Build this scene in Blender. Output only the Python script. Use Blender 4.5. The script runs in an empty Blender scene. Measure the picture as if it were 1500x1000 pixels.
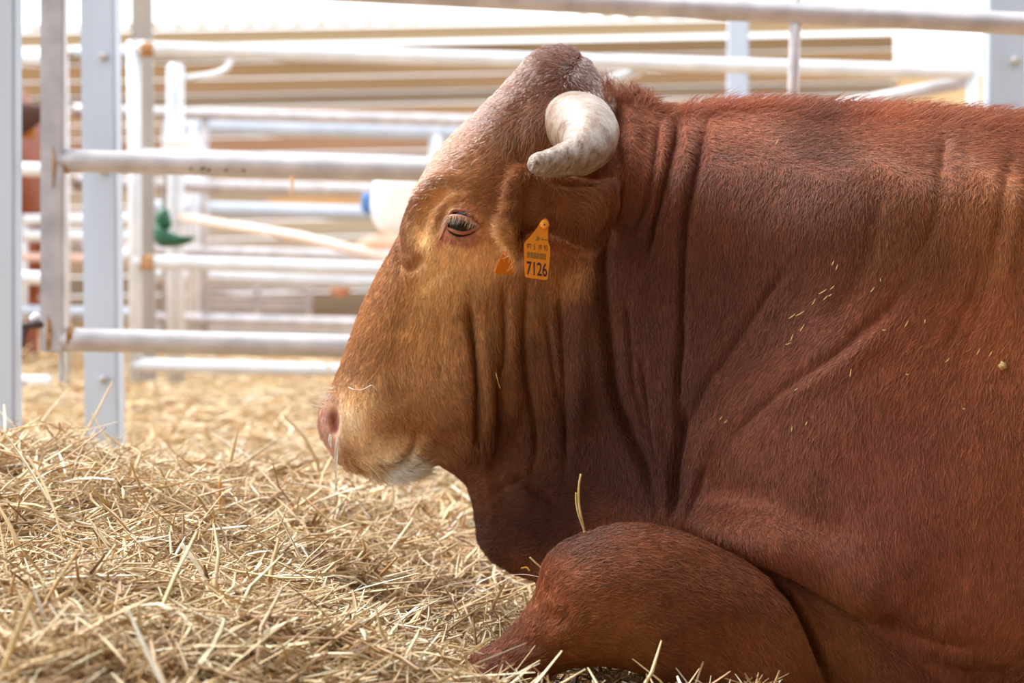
import bpy, bmesh, math, random
import numpy as np
from mathutils import Vector, Matrix
random.seed(7); rng = np.random.default_rng(7)
C = bpy.context.scene.collection
SC = bpy.context.scene

# ------------------------------------------------------------------ camera
F = 3500.0
CAM = np.array([0.0, -3.4, 0.55])
PITCH, ROLL = math.radians(2.45), math.radians(-1.1)
RM = Matrix.Rotation(math.pi/2 - PITCH, 3, 'X') @ Matrix.Rotation(ROLL, 3, 'Z')
RN = np.array(RM)
cd = bpy.data.cameras.new('camera'); cam = bpy.data.objects.new('camera', cd); C.objects.link(cam)
cam.matrix_world = Matrix.Translation(Vector(CAM)) @ RM.to_4x4()
cd.sensor_width = 36.0; cd.lens = F*36.0/1500.0
cd.clip_end = 300
cd.dof.use_dof = True; cd.dof.focus_distance = 3.08; cd.dof.aperture_fstop = 5.6
SC.camera = cam
SC.cycles.use_denoising = True

def P(px, py, Y):
    """world point on the plane y=Y seen at photo pixel (px,py)"""
    d = RN @ np.array([(px-750)/F, (500-py)/F, -1.0])
    t = (Y-CAM[1])/d[1]
    return CAM + d*t
def PV(px, py, Y): return Vector(P(px, py, Y))
def PN(px, py, Y):
    px, py, Y = np.broadcast_arrays(np.asarray(px, float), np.asarray(py, float), np.asarray(Y, float))
    v = np.stack([(px-750)/F, (500-py)/F, -np.ones_like(px)], -1) @ RN.T
    t = (Y-CAM[1])/v[..., 1]
    return CAM + v*t[..., None]
def proj(p):
    q = (np.asarray(p)-CAM) @ RN
    return 750+F*q[..., 0]/(-q[..., 2]), 500-F*q[..., 1]/(-q[..., 2])

# ------------------------------------------------------------------ light
w = bpy.data.worlds.new('sky'); SC.world = w; w.use_nodes = True
bg = w.node_tree.nodes['Background']; bg.inputs[0].default_value = (0.95, 0.975, 1.0, 1); bg.inputs[1].default_value = 2.3
sd = bpy.data.lights.new('sun', 'SUN'); sun = bpy.data.objects.new('sun', sd); C.objects.link(sun)
sd.energy = 5.0; sd.angle = math.radians(35); sd.color = (1.0, 0.97, 0.93)
sun.rotation_euler = Vector((0.75, -0.50, -1.10)).to_track_quat('-Z', 'Y').to_euler()
SC.view_settings.view_transform = 'Standard'; SC.view_settings.look = 'None'
SC.view_settings.gamma = 1; SC.view_settings.use_curve_mapping = False
SC.view_settings.exposure = 0.0

# ------------------------------------------------------------------ helpers
def s2l(c):
    c = np.asarray(c, float)/255.0
    return np.where(c <= 0.04045, c/12.92, ((c+0.055)/1.055)**2.4)
def col(r, g, b): return tuple(s2l((r, g, b)))+(1.0,)

def mat(name, c=(200, 200, 200), rough=0.5, metal=0.0, spec=0.5, noise=None, bump=None, attr=None, c2=None):
    m = bpy.data.materials.new(name); m.use_nodes = True
    nt = m.node_tree; b = nt.nodes['Principled BSDF']
    b.inputs['Roughness'].default_value = rough; b.inputs['Metallic'].default_value = metal
    b.inputs['Specular IOR Level'].default_value = spec
    b.inputs['Base Color'].default_value = col(*c)
    tc = nt.nodes.new('ShaderNodeTexCoord')
    def nz(scale, detail=4.0, stretch=None):
        n = nt.nodes.new('ShaderNodeTexNoise'); n.inputs['Scale'].default_value = scale; n.inputs['Detail'].default_value = detail
        mp = nt.nodes.new('ShaderNodeMapping'); nt.links.new(tc.outputs['Object'], mp.inputs[0]); nt.links.new(mp.outputs[0], n.inputs['Vector'])
        if stretch: mp.inputs['Scale'].default_value = stretch
        return n
    src = None
    if attr:
        a = nt.nodes.new('ShaderNodeAttribute'); a.attribute_name = attr; src = a.outputs['Color']
        nt.links.new(src, b.inputs['Base Color'])
    if noise or c2:
        sc_, lo, hi, st = (list(noise or (8, .8, 1.1, None))+[None]*4)[:4]
        n = nz(sc_, 5, st)
        r = nt.nodes.new('ShaderNodeValToRGB'); nt.links.new(n.outputs['Fac'], r.inputs[0])
        r.color_ramp.elements[0].position = 0.35; r.color_ramp.elements[1].position = 0.65
        if c2:
            r.color_ramp.elements[0].color = col(*c); r.color_ramp.elements[1].color = col(*c2)
            nt.links.new(r.outputs[0], b.inputs['Base Color'])
        else:
            r.color_ramp.elements[0].color = (lo, lo, lo, 1); r.color_ramp.elements[1].color = (hi, hi, hi, 1)
            mx = nt.nodes.new('ShaderNodeMix'); mx.data_type = 'RGBA'; mx.blend_type = 'MULTIPLY'; mx.inputs['Factor'].default_value = 1
            if src: nt.links.new(src, mx.inputs[6])
            else: mx.inputs[6].default_value = col(*c)
            nt.links.new(r.outputs[0], mx.inputs[7]); nt.links.new(mx.outputs[2], b.inputs['Base Color'])
    if bump:
        n = nz(bump[0], 6, bump[2] if len(bump) > 2 else None)
        bp = nt.nodes.new('ShaderNodeBump'); bp.inputs['Strength'].default_value = bump[1]; bp.inputs['Distance'].default_value = 0.004
        nt.links.new(n.outputs['Fac'], bp.inputs['Height']); nt.links.new(bp.outputs[0], b.inputs['Normal'])
    return m

def mesh_np(name, V, Q, m=None, parent=None, smooth=True, colors=None):
    """Q: (n,k) face array"""
    V = np.asarray(V, np.float32); Q = np.asarray(Q, np.int32)
    me = bpy.data.meshes.new(name); k = Q.shape[1]
    me.vertices.add(len(V)); me.vertices.foreach_set('co', V.ravel())
    me.loops.add(Q.size); me.loops.foreach_set('vertex_index', Q.ravel())
    me.polygons.add(len(Q)); me.polygons.foreach_set('loop_start', np.arange(0, Q.size, k, dtype=np.int32))
    me.polygons.foreach_set('loop_total', np.full(len(Q), k, np.int32))
    if smooth: me.polygons.foreach_set('use_smooth', np.ones(len(Q), bool))
    me.update(calc_edges=True)
    if colors is not None:
        a = me.color_attributes.new('col', 'FLOAT_COLOR', 'POINT')
        cc = np.ones((len(V), 4), np.float32); cc[:, :3] = colors; a.data.foreach_set('color', cc.ravel())
    o = bpy.data.objects.new(name, me); C.objects.link(o)
    if m: me.materials.append(m)
    if parent: o.parent = parent
    return o
def bm_obj(name, bm, m=None, parent=None, smooth=False):
    me = bpy.data.meshes.new(name); bm.normal_update(); bm.to_mesh(me); bm.free()
    if smooth:
        for p in me.polygons: p.use_smooth = True
    if m: me.materials.append(m)
    o = bpy.data.objects.new(name, me); C.objects.link(o)
    if parent: o.parent = parent
    return o
def tag(o, label, cat, group=None, kind=None):
    if label: o['label'] = label
    if cat: o['category'] = cat
    if group: o['group'] = group
    if kind: o['kind'] = kind
    return o
def empty(name, loc, label, cat, group=None):
    o = bpy.data.objects.new(name, None); C.objects.link(o); o.location = loc; o.empty_display_size = .05
    return tag(o, label, cat, group)
def adopt(ch, par):
    """parent keeping world place (parents carry only a location here)"""
    ch.parent = par
    ch.matrix_parent_inverse = Matrix.Translation(-par.location)
    return ch

def catmull(pts, n=6, closed=False):
    p = np.asarray(pts, float); out = []; N = len(p)
    rngi = range(N) if closed else range(N-1)
    for i in rngi:
        if closed: a, b, c, d = p[(i-1) % N], p[i], p[(i+1) % N], p[(i+2) % N]
        else: a, b, c, d = p[max(i-1, 0)], p[i], p[i+1], p[min(i+2, N-1)]
        for k in range(n):
            t = k/n
            out.append(0.5*((2*b)+(-a+c)*t+(2*a-5*b+4*c-d)*t*t+(-a+3*b-3*c+d)*t**3))
    if not closed: out.append(p[-1])
    return np.array(out)

def tube_np(path, radii, seg=12, squash=None, cap=True):
    """swept tube along world points"""
    path = np.asarray(path, float); n = len(path); radii = np.broadcast_to(radii, n)
    T = np.gradient(path, axis=0); T /= np.linalg.norm(T, axis=1)[:, None]
    up = np.array([0, 0, 1.0]) if abs(T[0][2]) < .9 else np.array([0, 1.0, 0])
    N_ = np.cross(T[0], up); N_ /= np.linalg.norm(N_)
    V = []
    for i in range(n):
        N_ = N_-T[i]*np.dot(N_, T[i]); N_ /= np.linalg.norm(N_); B = np.cross(T[i], N_)
        for s in range(seg):
            a = 2*math.pi*s/seg
            V.append(path[i]+radii[i]*(math.cos(a)*N_+math.sin(a)*B*(squash or 1)))
    faces = []
    for i in range(n-1):
        for s in range(seg):
            a = i*seg+s; b = i*seg+(s+1) % seg
            faces.append((a, b, b+seg, a+seg))
    if cap:
        V.append(path[0]); V.append(path[-1]); c0, c1 = len(V)-2, len(V)-1
        for s in range(seg):
            faces.append((s, (s+1) % seg, c0)[::-1]); a = (n-1)*seg
            faces.append((a+s, a+(s+1) % seg, c1))
    return V, faces
def tube(name, path, radii, m, parent=None, seg=12, squash=None):
    V, Fc = tube_np(path, radii, seg, squash)
    me = bpy.data.meshes.new(name); me.from_pydata([tuple(v) for v in V], [], Fc); me.update()
    for p in me.polygons: p.use_smooth = True
    me.materials.append(m)
    o = bpy.data.objects.new(name, me); C.objects.link(o)
    if parent: adopt(o, parent)
    return o
def beam(name, a, b, wx, wy, m, parent=None, bev=0.004):
    """square section bar from a to b; wx across in x-ish, wy in depth"""
    a, b = Vector(a), Vector(b); d = (b-a); L = d.length; d.normalize()
    bm = bmesh.new(); bmesh.ops.create_cube(bm, size=1)
    for v in bm.verts: v.co = Vector((v.co.x*wx, v.co.y*wy, v.co.z*L))
    bmesh.ops.bevel(bm, geom=bm.edges[:], offset=bev, segments=2, affect='EDGES')
    up = Vector((0, 1, 0)); x = up.cross(d).normalized(); y = d.cross(x)
    M = Matrix((x, y, d)).transposed().to_4x4(); M.translation = (a+b)/2
    bm.transform(M)
    o = bm_obj(name, bm, m)
    if parent: adopt(o, parent)
    return o
# ------------------------------------------------------------------ bull body: implicit volume -> one continuous mesh
def poly_sd(X, Z, poly):
    """signed distance (inside positive) to a closed polygon in the XZ plane"""
    d = np.full(X.shape, 1e9); ins = np.zeros(X.shape, bool); n = len(poly)
    for i in range(n):
        ax, az = poly[i]; bx, bz = poly[(i+1) % n]
        ex, ez = bx-ax, bz-az; L = ex*ex+ez*ez+1e-12
        t = np.clip(((X-ax)*ex+(Z-az)*ez)/L, 0, 1)
        d = np.minimum(d, np.hypot(X-ax-t*ex, Z-az-t*ez))
        c = (az > Z) != (bz > Z)
        if az != bz: ins ^= c & (X < (bx-ax)*(Z-az)/(bz-az)+ax)
    return np.where(ins, d, -d)
def rbf(ctrl, X, Z, col_, c=0.04):
    """multiquadric through control points; ctrl rows (px,py,w) placed at depth -w"""
    k = np.asarray([r[:2] for r in ctrl], float); v = np.asarray([r[col_] for r in ctrl], float)
    p = PN(k[:, 0], k[:, 1], np.asarray([-r[2] for r in ctrl]))[:, [0, 2]]
    D = lambda A, B: np.sqrt(((A[:, None]-B[None])**2).sum(-1)+c*c)
    m = v.mean(); w_ = np.linalg.solve(D(p, p)+1e-6*np.eye(len(p)), v-m)
    q = np.stack([X.ravel(), Z.ravel()], 1); out = np.empty(len(q))
    for i in range(0, len(q), 40000): out[i:i+40000] = D(q[i:i+40000], p) @ w_+m
    return out.reshape(X.shape)
def outline(px, Y=0.0, n=5):
    px = catmull(px, n, True); return PN(px[:, 0], px[:, 1], Y)[:, [0, 2]]
def half(X, Z, poly, ctrl, lo=0.02):
    """half thickness field with rounded rim; ctrl rows (px,py,w,R)"""
    d = poly_sd(X, Z, poly); W = np.maximum(rbf(ctrl, X, Z, 2), lo); R = np.maximum(rbf(ctrl, X, Z, 3), 0.02)
    t = np.clip(d/R, 0, 1); prof = np.sqrt(np.maximum(1-(1-t)**2, 0))
    H = np.where(d > 0, W*prof, 2.5*d); mk = np.clip((d-.008)/.02, 0, 1)
    for _ in range(22):
        B = H.copy(); B[1:-1, 1:-1] = (H[:-2, 1:-1]+H[2:, 1:-1]+H[1:-1, :-2]+H[1:-1, 2:]+4*H[1:-1, 1:-1])/8; H = H*(1-mk)+B*mk
    return H.astype(np.float32)

HEAD = [(900,150),(880,118),(858,88),(838,73),(818,69),(798,72),(776,86),(745,120),(702,164),(660,204),(632,240),(612,278),(598,312),(586,340),
        (572,368),(553,402),(529,452),(507,512),(492,552),(482,572),(471,590),(466,614),(469,636),(480,656),(492,674),(506,682),(526,687),
        (545,694),(562,700),(580,703),(600,701),(618,692),(640,681),(660,690),(690,705),(740,690),(800,620),(860,480),(900,330),(910,220)]
HEADC = [(820,85,.075,.07),(780,110,.085,.08),(850,120,.09,.08),(870,180,.12,.09),(800,180,.125,.09),(730,180,.115,.085),(680,240,.115,.08),(640,260,.105,.07),(760,260,.13,.08),
         (620,330,.098,.055),(585,380,.072,.05),(600,420,.078,.055),(650,340,.122,.06),(690,330,.132,.07),(740,330,.13,.08),(560,420,.060,.05),
         (620,470,.088,.07),(680,420,.115,.08),(740,430,.122,.08),(800,430,.12,.08),(540,490,.062,.055),(580,540,.076,.06),(640,540,.105,.07),(690,540,.118,.07),
         (510,560,.064,.05),(490,600,.066,.045),(478,640,.060,.04),(520,620,.088,.05),(560,640,.090,.05),(510,670,.070,.04),(600,600,.095,.06),(650,610,.108,.06),
         (690,620,.112,.05),(600,650,.080,.045),(560,685,.062,.03),(590,690,.062,.035),(620,670,.070,.04),(650,660,.080,.05),(690,680,.07,.05),(760,560,.11,.07),(820,560,.11,.07),(860,400,.12,.07),(860,300,.13,.08),(740,650,.08,.06)]
BODY = [(868,180),(880,150),(900,138),(930,142),(962,156),(985,166),(1005,160),(1035,157),(1060,153),(1100,152),(1150,154),(1200,157),(1280,161),(1350,165),(1430,170),(1500,174),
        (1650,182),(1850,186),(2050,180),(2250,190),(2400,225),(2480,320),(2520,480),(2520,700),(2480,900),(2400,1000),(2200,1050),(1900,1060),(1500,1060),
        (1100,1060),(900,1020),(830,930),(800,870),(782,850),(765,843),(742,834),(722,822),(708,806),(700,790),(697,765),(692,735),(681,707),(664,688),(645,678),(640,660),(660,600),(720,500),(780,380),(830,260)]
BODYC = [(1100,165,.11,.08),(930,155,.06,.07),(1000,180,.09,.09),(1300,175,.17,.09),(1480,185,.20,.10),(900,200,.11,.09),(960,240,.145,.1),(1040,240,.16,.12),(880,330,.13,.08),(920,420,.165,.1),(1000,400,.19,.12),
         (800,420,.11,.08),(760,500,.10,.08),(700,600,.062,.06),(720,640,.066,.06),(790,560,.118,.08),(850,500,.128,.09),(860,620,.12,.09),(940,560,.165,.1),(1000,560,.205,.12),(960,660,.165,.1),(1000,720,.2,.1),
         (690,720,.045,.05),(720,740,.06,.05),(720,790,.05,.05),(760,700,.085,.06),(760,790,.07,.06),(820,720,.10,.07),(820,800,.085,.06),(890,720,.125,.08),(900,800,.13,.08),
         (1060,640,.26,.14),(1060,740,.27,.14),(1100,560,.27,.16),(1150,460,.275,.16),(1200,330,.305,.13),(1100,330,.235,.11),(1100,420,.235,.17),(1200,520,.335,.18),(1300,450,.35,.18),(1400,330,.355,.15),(1480,250,.335,.13),(1300,240,.29,.12),
         (1200,640,.37,.27),(1320,620,.395,.28),(1450,500,.385,.28),(1450,700,.43,.28),(1300,780,.42,.25),(1200,760,.385,.22),(1100,790,.345,.16),(1200,830,.39,.2),(1280,875,.41,.22),(1400,860,.43,.25),(1480,950,.43,.25),(1190,895,.33,.2),(1290,950,.355,.2),(1350,960,.39,.2),(1240,980,.32,.2),(1100,930,.25,.2),(950,950,.2,.15),
         (1700,500,.42,.3),(1700,800,.46,.3),(2000,500,.44,.3),(2000,800,.48,.3),(2300,450,.30,.28),(2300,800,.36,.3),(1700,250,.20,.26),(2000,250,.22,.26),(2300,270,.18,.22)]
LEG = [(672,1010),(676,985),(686,968),(702,955),(722,944),(745,922),(765,900),(780,878),(788,856),(794,832),(806,812),(828,794),(860,780),(895,771),(930,768),(965,772),(1000,781),(1035,796),(1070,811),(1105,830),
       (1135,858),(1160,890),(1180,925),(1196,965),(1206,1010),(1200,1050),(1100,1060),(1020,1015),(960,992),(920,978),(880,972),(845,974),(815,984),(790,1000),(750,1030),(690,1040)]
LEGC = [(690,985,.05,.04),(720,975,.055,.04),(770,940,.06,.045),(820,880,.085,.06),(830,830,.085,.06),(870,920,.085,.05),(900,820,.10,.07),(930,880,.11,.07),(1000,860,.11,.07),(1000,940,.10,.06),(1080,860,.095,.06),(1080,960,.10,.06),(1140,930,.085,.05),(1170,1000,.07,.05),(750,1010,.05,.04)]
ARM = [(1085,815),(1130,832),(1180,848),(1240,872),(1300,905),(1360,950),(1420,1000),(1450,1060),(1180,1070),(1120,1000),(1090,900)]
ARMC = [(1130,850,.05,.05),(1200,900,.075,.06),(1280,950,.075,.06),(1350,1000,.06,.06),(1170,980,.08,.06)]
EAR = [(905,262),(868,262),(830,256),(795,252),(770,248),(757,252),(752,268),(750,292),(746,312),(738,328),(741,343),(748,356),(752,374),(757,386),(764,376),(768,358),(778,338),(800,340),(825,350),(850,362),(875,368),(890,352),(905,310)]
EARC = [(880,300,.022,.03),(830,300,.018,.03),(780,290,.012,.012),(760,330,.011,.010),(757,370,.009,.008),(840,345,.018,.03)]

def axis(segs):
    out = [segs[0][0]]
    for a, b, h in segs:
        n = max(1, int(round((b-a)/h))); out += list(np.linspace(a, b, n+1)[1:])
    return np.array(out)
def smin(a, b, k):
    h = np.clip(0.5+0.5*(b-a)/k, 0, 1)
    return b*(1-h)+a*h-k*h*(1-h)

def surface_nets(f, xs, ys, zs):
    s = (f < 0)
    c = s.astype(np.uint8); c = c[1:]+c[:-1]; c = c[:, 1:]+c[:, :-1]; c = c[:, :, 1:]+c[:, :, :-1]
    act = (c > 0) & (c < 8); I = np.argwhere(act); N = len(I)
    ids = np.full(act.shape, -1, np.int32); ids[act] = np.arange(N, dtype=np.int32)
    corn = {}
    for dx in (0, 1):
        for dy in (0, 1):
            for dz in (0, 1): corn[(dx, dy, dz)] = f[I[:, 0]+dx, I[:, 1]+dy, I[:, 2]+dz]
    acc = np.zeros((N, 3)); cnt = np.zeros(N)
    for ax in range(3):
        for u in (0, 1):
            for v in (0, 1):
                a = [u, v]; a.insert(ax, 0); b = [u, v]; b.insert(ax, 1)
                fa, fb = corn[tuple(a)], corn[tuple(b)]; x = (fa < 0) != (fb < 0)
                t = np.where(x, fa/np.where(x, fa-fb, 1), 0)
                p = np.tile(np.array(a, float), (N, 1)); p[:, ax] = t
                acc += p*x[:, None]; cnt += x
    fr = acc/cnt[:, None]
    V = np.empty((N, 3))
    for ax, A in enumerate((xs, ys, zs)):
        V[:, ax] = A[I[:, ax]]+fr[:, ax]*(A[I[:, ax]+1]-A[I[:, ax]])
    Q = []
    for ax in range(3):
        lo = [slice(None)]*3; hi = [slice(None)]*3; lo[ax] = slice(0, -1); hi[ax] = slice(1, None)
        o1, o2 = (ax+1) % 3, (ax+2) % 3
        a, b = s[tuple(lo)], s[tuple(hi)]
        E = np.argwhere(a != b); E = E[(E[:, o1] > 0) & (E[:, o2] > 0) & (E[:, o1] < act.shape[o1]) & (E[:, o2] < act.shape[o2])]
        up = a[E[:, 0], E[:, 1], E[:, 2]]
        q = []
        for d1, d2 in ((1, 1), (0, 1), (0, 0), (1, 0)):
            e = E.copy(); e[:, o1] -= d1; e[:, o2] -= d2
            q.append(ids[e[:, 0], e[:, 1], e[:, 2]])
        q = np.stack(q, 1); q = np.where(up[:, None], q, q[:, ::-1]); Q.append(q)
    return V, np.concatenate(Q)
def laplace(V, Q, it, lam=0.5, mask=None):
    E = np.concatenate([Q[:, [i, (i+1) % 4]] for i in range(4)]); a, b = E[:, 0], E[:, 1]; n = len(V)
    deg = np.bincount(a, minlength=n)+np.bincount(b, minlength=n)
    for _ in range(it):
        S = np.stack([np.bincount(a, V[b, k], n)+np.bincount(b, V[a, k], n) for k in range(3)], 1)/np.maximum(deg, 1)[:, None]
        D = lam*(S-V)
        if mask is not None: D = D*mask[:, None]
        V = V+D
    return V
def vnormals(V, Q):
    n = np.cross(V[Q[:, 2]]-V[Q[:, 0]], V[Q[:, 3]]-V[Q[:, 1]]); N = len(V)
    S = np.stack([sum(np.bincount(Q[:, i], n[:, k], N) for i in range(4)) for k in range(3)], 1)
    return S/(np.linalg.norm(S, axis=1)[:, None]+1e-12)

xs = axis([(-.34, .03, .0028), (.03, .36, .0034), (.36, .76, .005), (.76, 1.85, .022)])
ys = axis([(-.62, 0.0, .0055), (0.0, .62, .016)])
zs = axis([(-.14, .0, .008), (0., .35, .004), (.35, .87, .003)])
X2, Z2 = np.meshgrid(xs, zs, indexing='ij')
hHead = half(X2, Z2, outline(HEAD), HEADC); hBody = half(X2, Z2, outline(BODY), BODYC)
LEGY = -.40; hLeg = half(X2, Z2, outline(LEG, LEGY), [(a, b, -LEGY, R) if 0 else (a, b, w_, R) for a, b, w_, R in LEGC])
ARMY = -.33; hArm = half(X2, Z2, outline(ARM, ARMY), ARMC)
hEar = half(X2, Z2, outline(EAR, -.19, 3), EARC, lo=.005)
earp = PN([895, 745], [300, 320], [-.16, -.22])
ycEar = (-.155-.115*np.clip((earp[0, 0]-X2)/(earp[0, 0]-earp[1, 0]), 0, 1.1)**0.8).astype(np.float32)
Y3 = ys.astype(np.float32)[None, :, None]; AY = np.abs(Y3)
f = AY-hHead[:, None, :]
f = smin(f, AY-hBody[:, None, :], np.float32(.022))
f = smin(f, np.abs(AY+np.float32(ARMY))-hArm[:, None, :], np.float32(.02))
sh = lambda A, dx: np.stack([np.interp(xs-dx, xs, A[:, k]) for k in range(A.shape[1])], 1).astype(np.float32)
hLegF = sh(hLeg, .30)   # the far foreleg is tucked further back
kn = int(np.searchsorted(ys, 0)); legf = np.abs(AY+np.float32(LEGY))
f[:, :kn] = smin(f[:, :kn], legf[:, :kn]-hLeg[:, None, :], np.float32(.010))
f[:, kn:] = smin(f[:, kn:], legf[:, kn:]-hLegF[:, None, :], np.float32(.010))
f = smin(f, np.abs(AY+ycEar[:, None, :])-hEar[:, None, :], np.float32(.026))
# nostril pit
nc = P(489, 617, -.058)
X3 = xs.astype(np.float32)[:, None, None]; Z3 = zs.astype(np.float32)[None, None, :]
i1 = np.searchsorted(xs, nc[0]+.05)
e = (np.sqrt(((X3[:i1]-nc[0])/.0085)**2+((AY+nc[1])/.020)**2+((Z3-nc[2])/.019)**2)-1)*.0095
f[:i1] = -smin(-f[:i1], e, np.float32(.006))
f = f.astype(np.float32)
fgrid = f
V, Q = surface_nets(f, xs, ys, zs)
# keep the largest piece only is not needed: the parts overlap by design
V = laplace(V, Q, 3)

# ---- folds, ridges, wrinkles of the hide on the near side (pixels give the place, depth in mm along the normal)
ST = [  # (points, mm, sigma one side, sigma other side)
 # jaw and cheek
 ([(688,430),(686,470),(693,520),(697,570),(698,620),(696,672)], -13, 4.2, 8),
 ([(708,440),(712,520),(716,600),(712,680),(708,750)], 5, 9, 11),
 ([(736,400),(737,450),(738,520),(729,560),(731,600),(728,660)], -6.5, 4.5, 7),
 ([(752,430),(750,500),(755,580),(757,640)], 4, 9, 9),
 ([(775,405),(768,440),(766,500),(770,560),(778,610),(783,660),(780,700)], -7, 4, 7),
 ([(818,405),(820,470),(824,560),(826,640),(828,700)], -6, 4, 8),
 ([(800,450),(806,520),(816,580),(822,620)], -4, 3.5, 5),
 ([(850,390),(852,470),(850,560),(850,640)], 7, 16, 16),
 ([(643,450),(645,520),(643,570)], -2, 5, 5), ([(613,440),(611,520)], -1.5, 5, 5),
 ([(728,560),(732,590),(733,640)], -5, 7, 10),
 ([(716,690),(730,715),(745,712),(768,700),(790,715),(830,740)], -4, 6, 8),
 ([(735,690),(760,694),(785,680)], 4, 10, 8),
 ([(705,640),(708,700),(716,760)], -3, 5, 8),
 # behind the ear
 ([(905,270),(895,320),(880,360),(878,410),(883,470),(890,530),(897,580),(915,630),(938,680),(955,730),(965,770)], -13, 6, 13),
 ([(915,420),(921,500),(925,560),(940,620),(955,660)], -4, 4, 6),
 ([(930,170),(925,240),(908,300),(890,350)], 6, 12, 12),
 ([(966,175),(958,230),(948,290),(930,330),(915,365)], -6, 4, 7),
 ([(992,160),(988,195),(978,240),(965,290),(955,330),(945,390)], -11, 4, 7),
 ([(976,170),(970,230),(958,290)], 4, 8, 8), ([(1012,165),(1005,230),(992,300),(985,380)], 5, 11, 11),
 ([(1040,158),(1032,185),(1023,220),(1010,280),(1002,330),(998,420),(996,500),(990,560),(991,620),(1000,660)], -9, 4, 8),
 ([(1160,380),(1110,450),(1065,520),(1035,560),(1010,620),(1000,660)], -4, 6, 10),
 ([(935,500),(940,560),(952,640),(965,700),(975,770)], -5, 4, 7),
 ([(955,600),(968,680),(978,770)], 5, 8, 8),
 ([(1000,580),(992,640),(985,700),(980,772)], -11, 5, 10),
 ([(1050,600),(1025,680),(1012,730),(1008,775)], 5, 10, 14), ([(1035,680),(1018,730),(1008,772)], -5, 4, 7),
 ([(1340,390),(1310,440),(1265,480),(1220,520),(1160,560),(1110,600),(1075,640),(1050,690)], -4.5, 7, 12),
 ([(1380,180),(1372,300),(1340,390)], -3, 8, 10),
 ([(1320,470),(1250,520),(1180,570),(1120,620)], 4, 18, 20),
 ([(1290,240),(1280,330),(1250,420),(1200,480)], -2.5, 12, 16),
 ([(1480,200),(1460,330),(1440,430),(1410,520)], -3, 7, 12), ([(1440,350),(1425,430),(1380,520)], -2.5, 6, 8),
 ([(1500,230),(1485,330),(1470,420)], 2.5, 10, 10),
 # shoulder flap over the leg
 ([(985,776),(1040,783),(1095,795),(1150,815),(1205,842),(1250,868),(1290,892),(1320,915)], 20, 20, 34),
 ([(960,768),(1010,781),(1065,806),(1110,830),(1160,848),(1210,872),(1255,900),(1290,930)], -12, 6, 9),
 ([(1008,720),(1100,730),(1180,760),(1260,800)], -6, 22, 26),
 ([(1110,828),(1135,852),(1160,885),(1182,925),(1200,965),(1212,1000)], -10, 5, 7),
 ([(1140,850),(1180,905),(1215,960),(1240,1000)], 8, 12, 14),
 ([(1290,890),(1330,930),(1390,950),(1440,950)], -5, 14, 12), ([(1300,860),(1350,900),(1400,930)], 6, 16, 18),
 ([(1330,960),(1400,985),(1500,990)], -4, 14, 12),
 # knee
 ([(790,880),(805,860),(812,830)], -2, 8, 8), ([(790,900),(820,910),(835,880)], -3, 12, 12), ([(740,945),(790,950),(850,965)], -3, 12, 14),
 # face
 ([(690,262),(645,264),(616,290),(602,320),(598,350),(600,376)], 8, 11, 11),
 ([(662,278),(640,287),(622,302),(614,320),(611,342),(618,366)], -9, 4.5, 10),
 ([(588,396),(604,391),(620,374)], -6, 7, 8),
 ([(590,328),(585,352),(583,378),(586,398)], -5, 3.6, 4.2),
 ([(700,285),(665,288),(648,300),(640,325),(632,350)], 3, 5, 5),
 ([(690,293),(668,295),(655,304),(645,325),(636,350)], -3.5, 3.2, 3.2),
 ([(664,312),(682,312),(698,320),(704,330)], 3, 6, 5),
 ([(650,345),(672,352),(695,350),(708,340)], 2.5, 6, 6),
 ([(640,400),(660,430),(680,470)], 3, 26, 30),
 ([(620,400),(600,440),(580,500)], -3, 18, 20),
 ([(600,640),(612,642),(618,655)], -4, 5, 6),
 ([(510,688),(540,688),(570,686),(592,677),(603,662),(610,640)], -12, 3.8, 4.5),
 ([(530,680),(565,676),(590,664)], 4, 8, 8),
 ([(560,560),(600,600),(640,640),(690,660)], -5, 22, 20),
 ([(497,585),(500,615),(500,650),(508,672)], 3.5, 5, 8),
 ([(484,585),(492,590),(497,610),(497,640)], -2, 4, 3),
 # ear and horn base
 ([(752,250),(750,292),(740,328),(752,372)], 5, 6, 10), ([(770,262),(775,300),(770,340),(762,372)], -5, 8, 12),
 ([(800,262),(850,268),(895,262)], -5, 7, 9),
 ([(790,130),(765,160),(760,210),(775,250)], -3.5, 12, 14),
 ([(905,150),(900,200),(905,250)], -7, 6, 10),
 ([(803,360),(840,368),(875,372)], -4, 6, 9),
]
def stroke(u, v, pts, s1, s2):
    pts = catmull(pts, 5); seg = np.diff(pts, axis=0); L = np.hypot(*seg.T); cum = np.concatenate([[0], np.cumsum(L)]); T = cum[-1]
    best = np.full(u.shape, 1e9); sd_ = np.zeros(u.shape); tt = np.zeros(u.shape)
    for i in range(len(seg)):
        dx, dy = u-pts[i, 0], v-pts[i, 1]
        t = np.clip((dx*seg[i, 0]+dy*seg[i, 1])/(L[i]**2+1e-9), 0, 1)
        ex, ey = dx-t*seg[i, 0], dy-t*seg[i, 1]; d = np.hypot(ex, ey); m = d < best
        best = np.where(m, d, best); sd_ = np.where(m, np.sign(seg[i, 0]*dy-seg[i, 1]*dx), sd_); tt = np.where(m, (cum[i]+t*L[i])/T, tt)
    sg = np.where(sd_ > 0, s1, s2)
    tap = np.clip(np.minimum(tt, 1-tt)/.22, 0, 1); tap = tap*tap*(3-2*tap)
    return np.exp(-(best/sg)**2)*(.12+.88*tap)
def inpoly(u, v, poly, soft=0):
    d = poly_sd(u, v, poly)
    return np.clip(d/soft+.5, 0, 1) if soft else (d > 0).astype(float)

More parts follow.
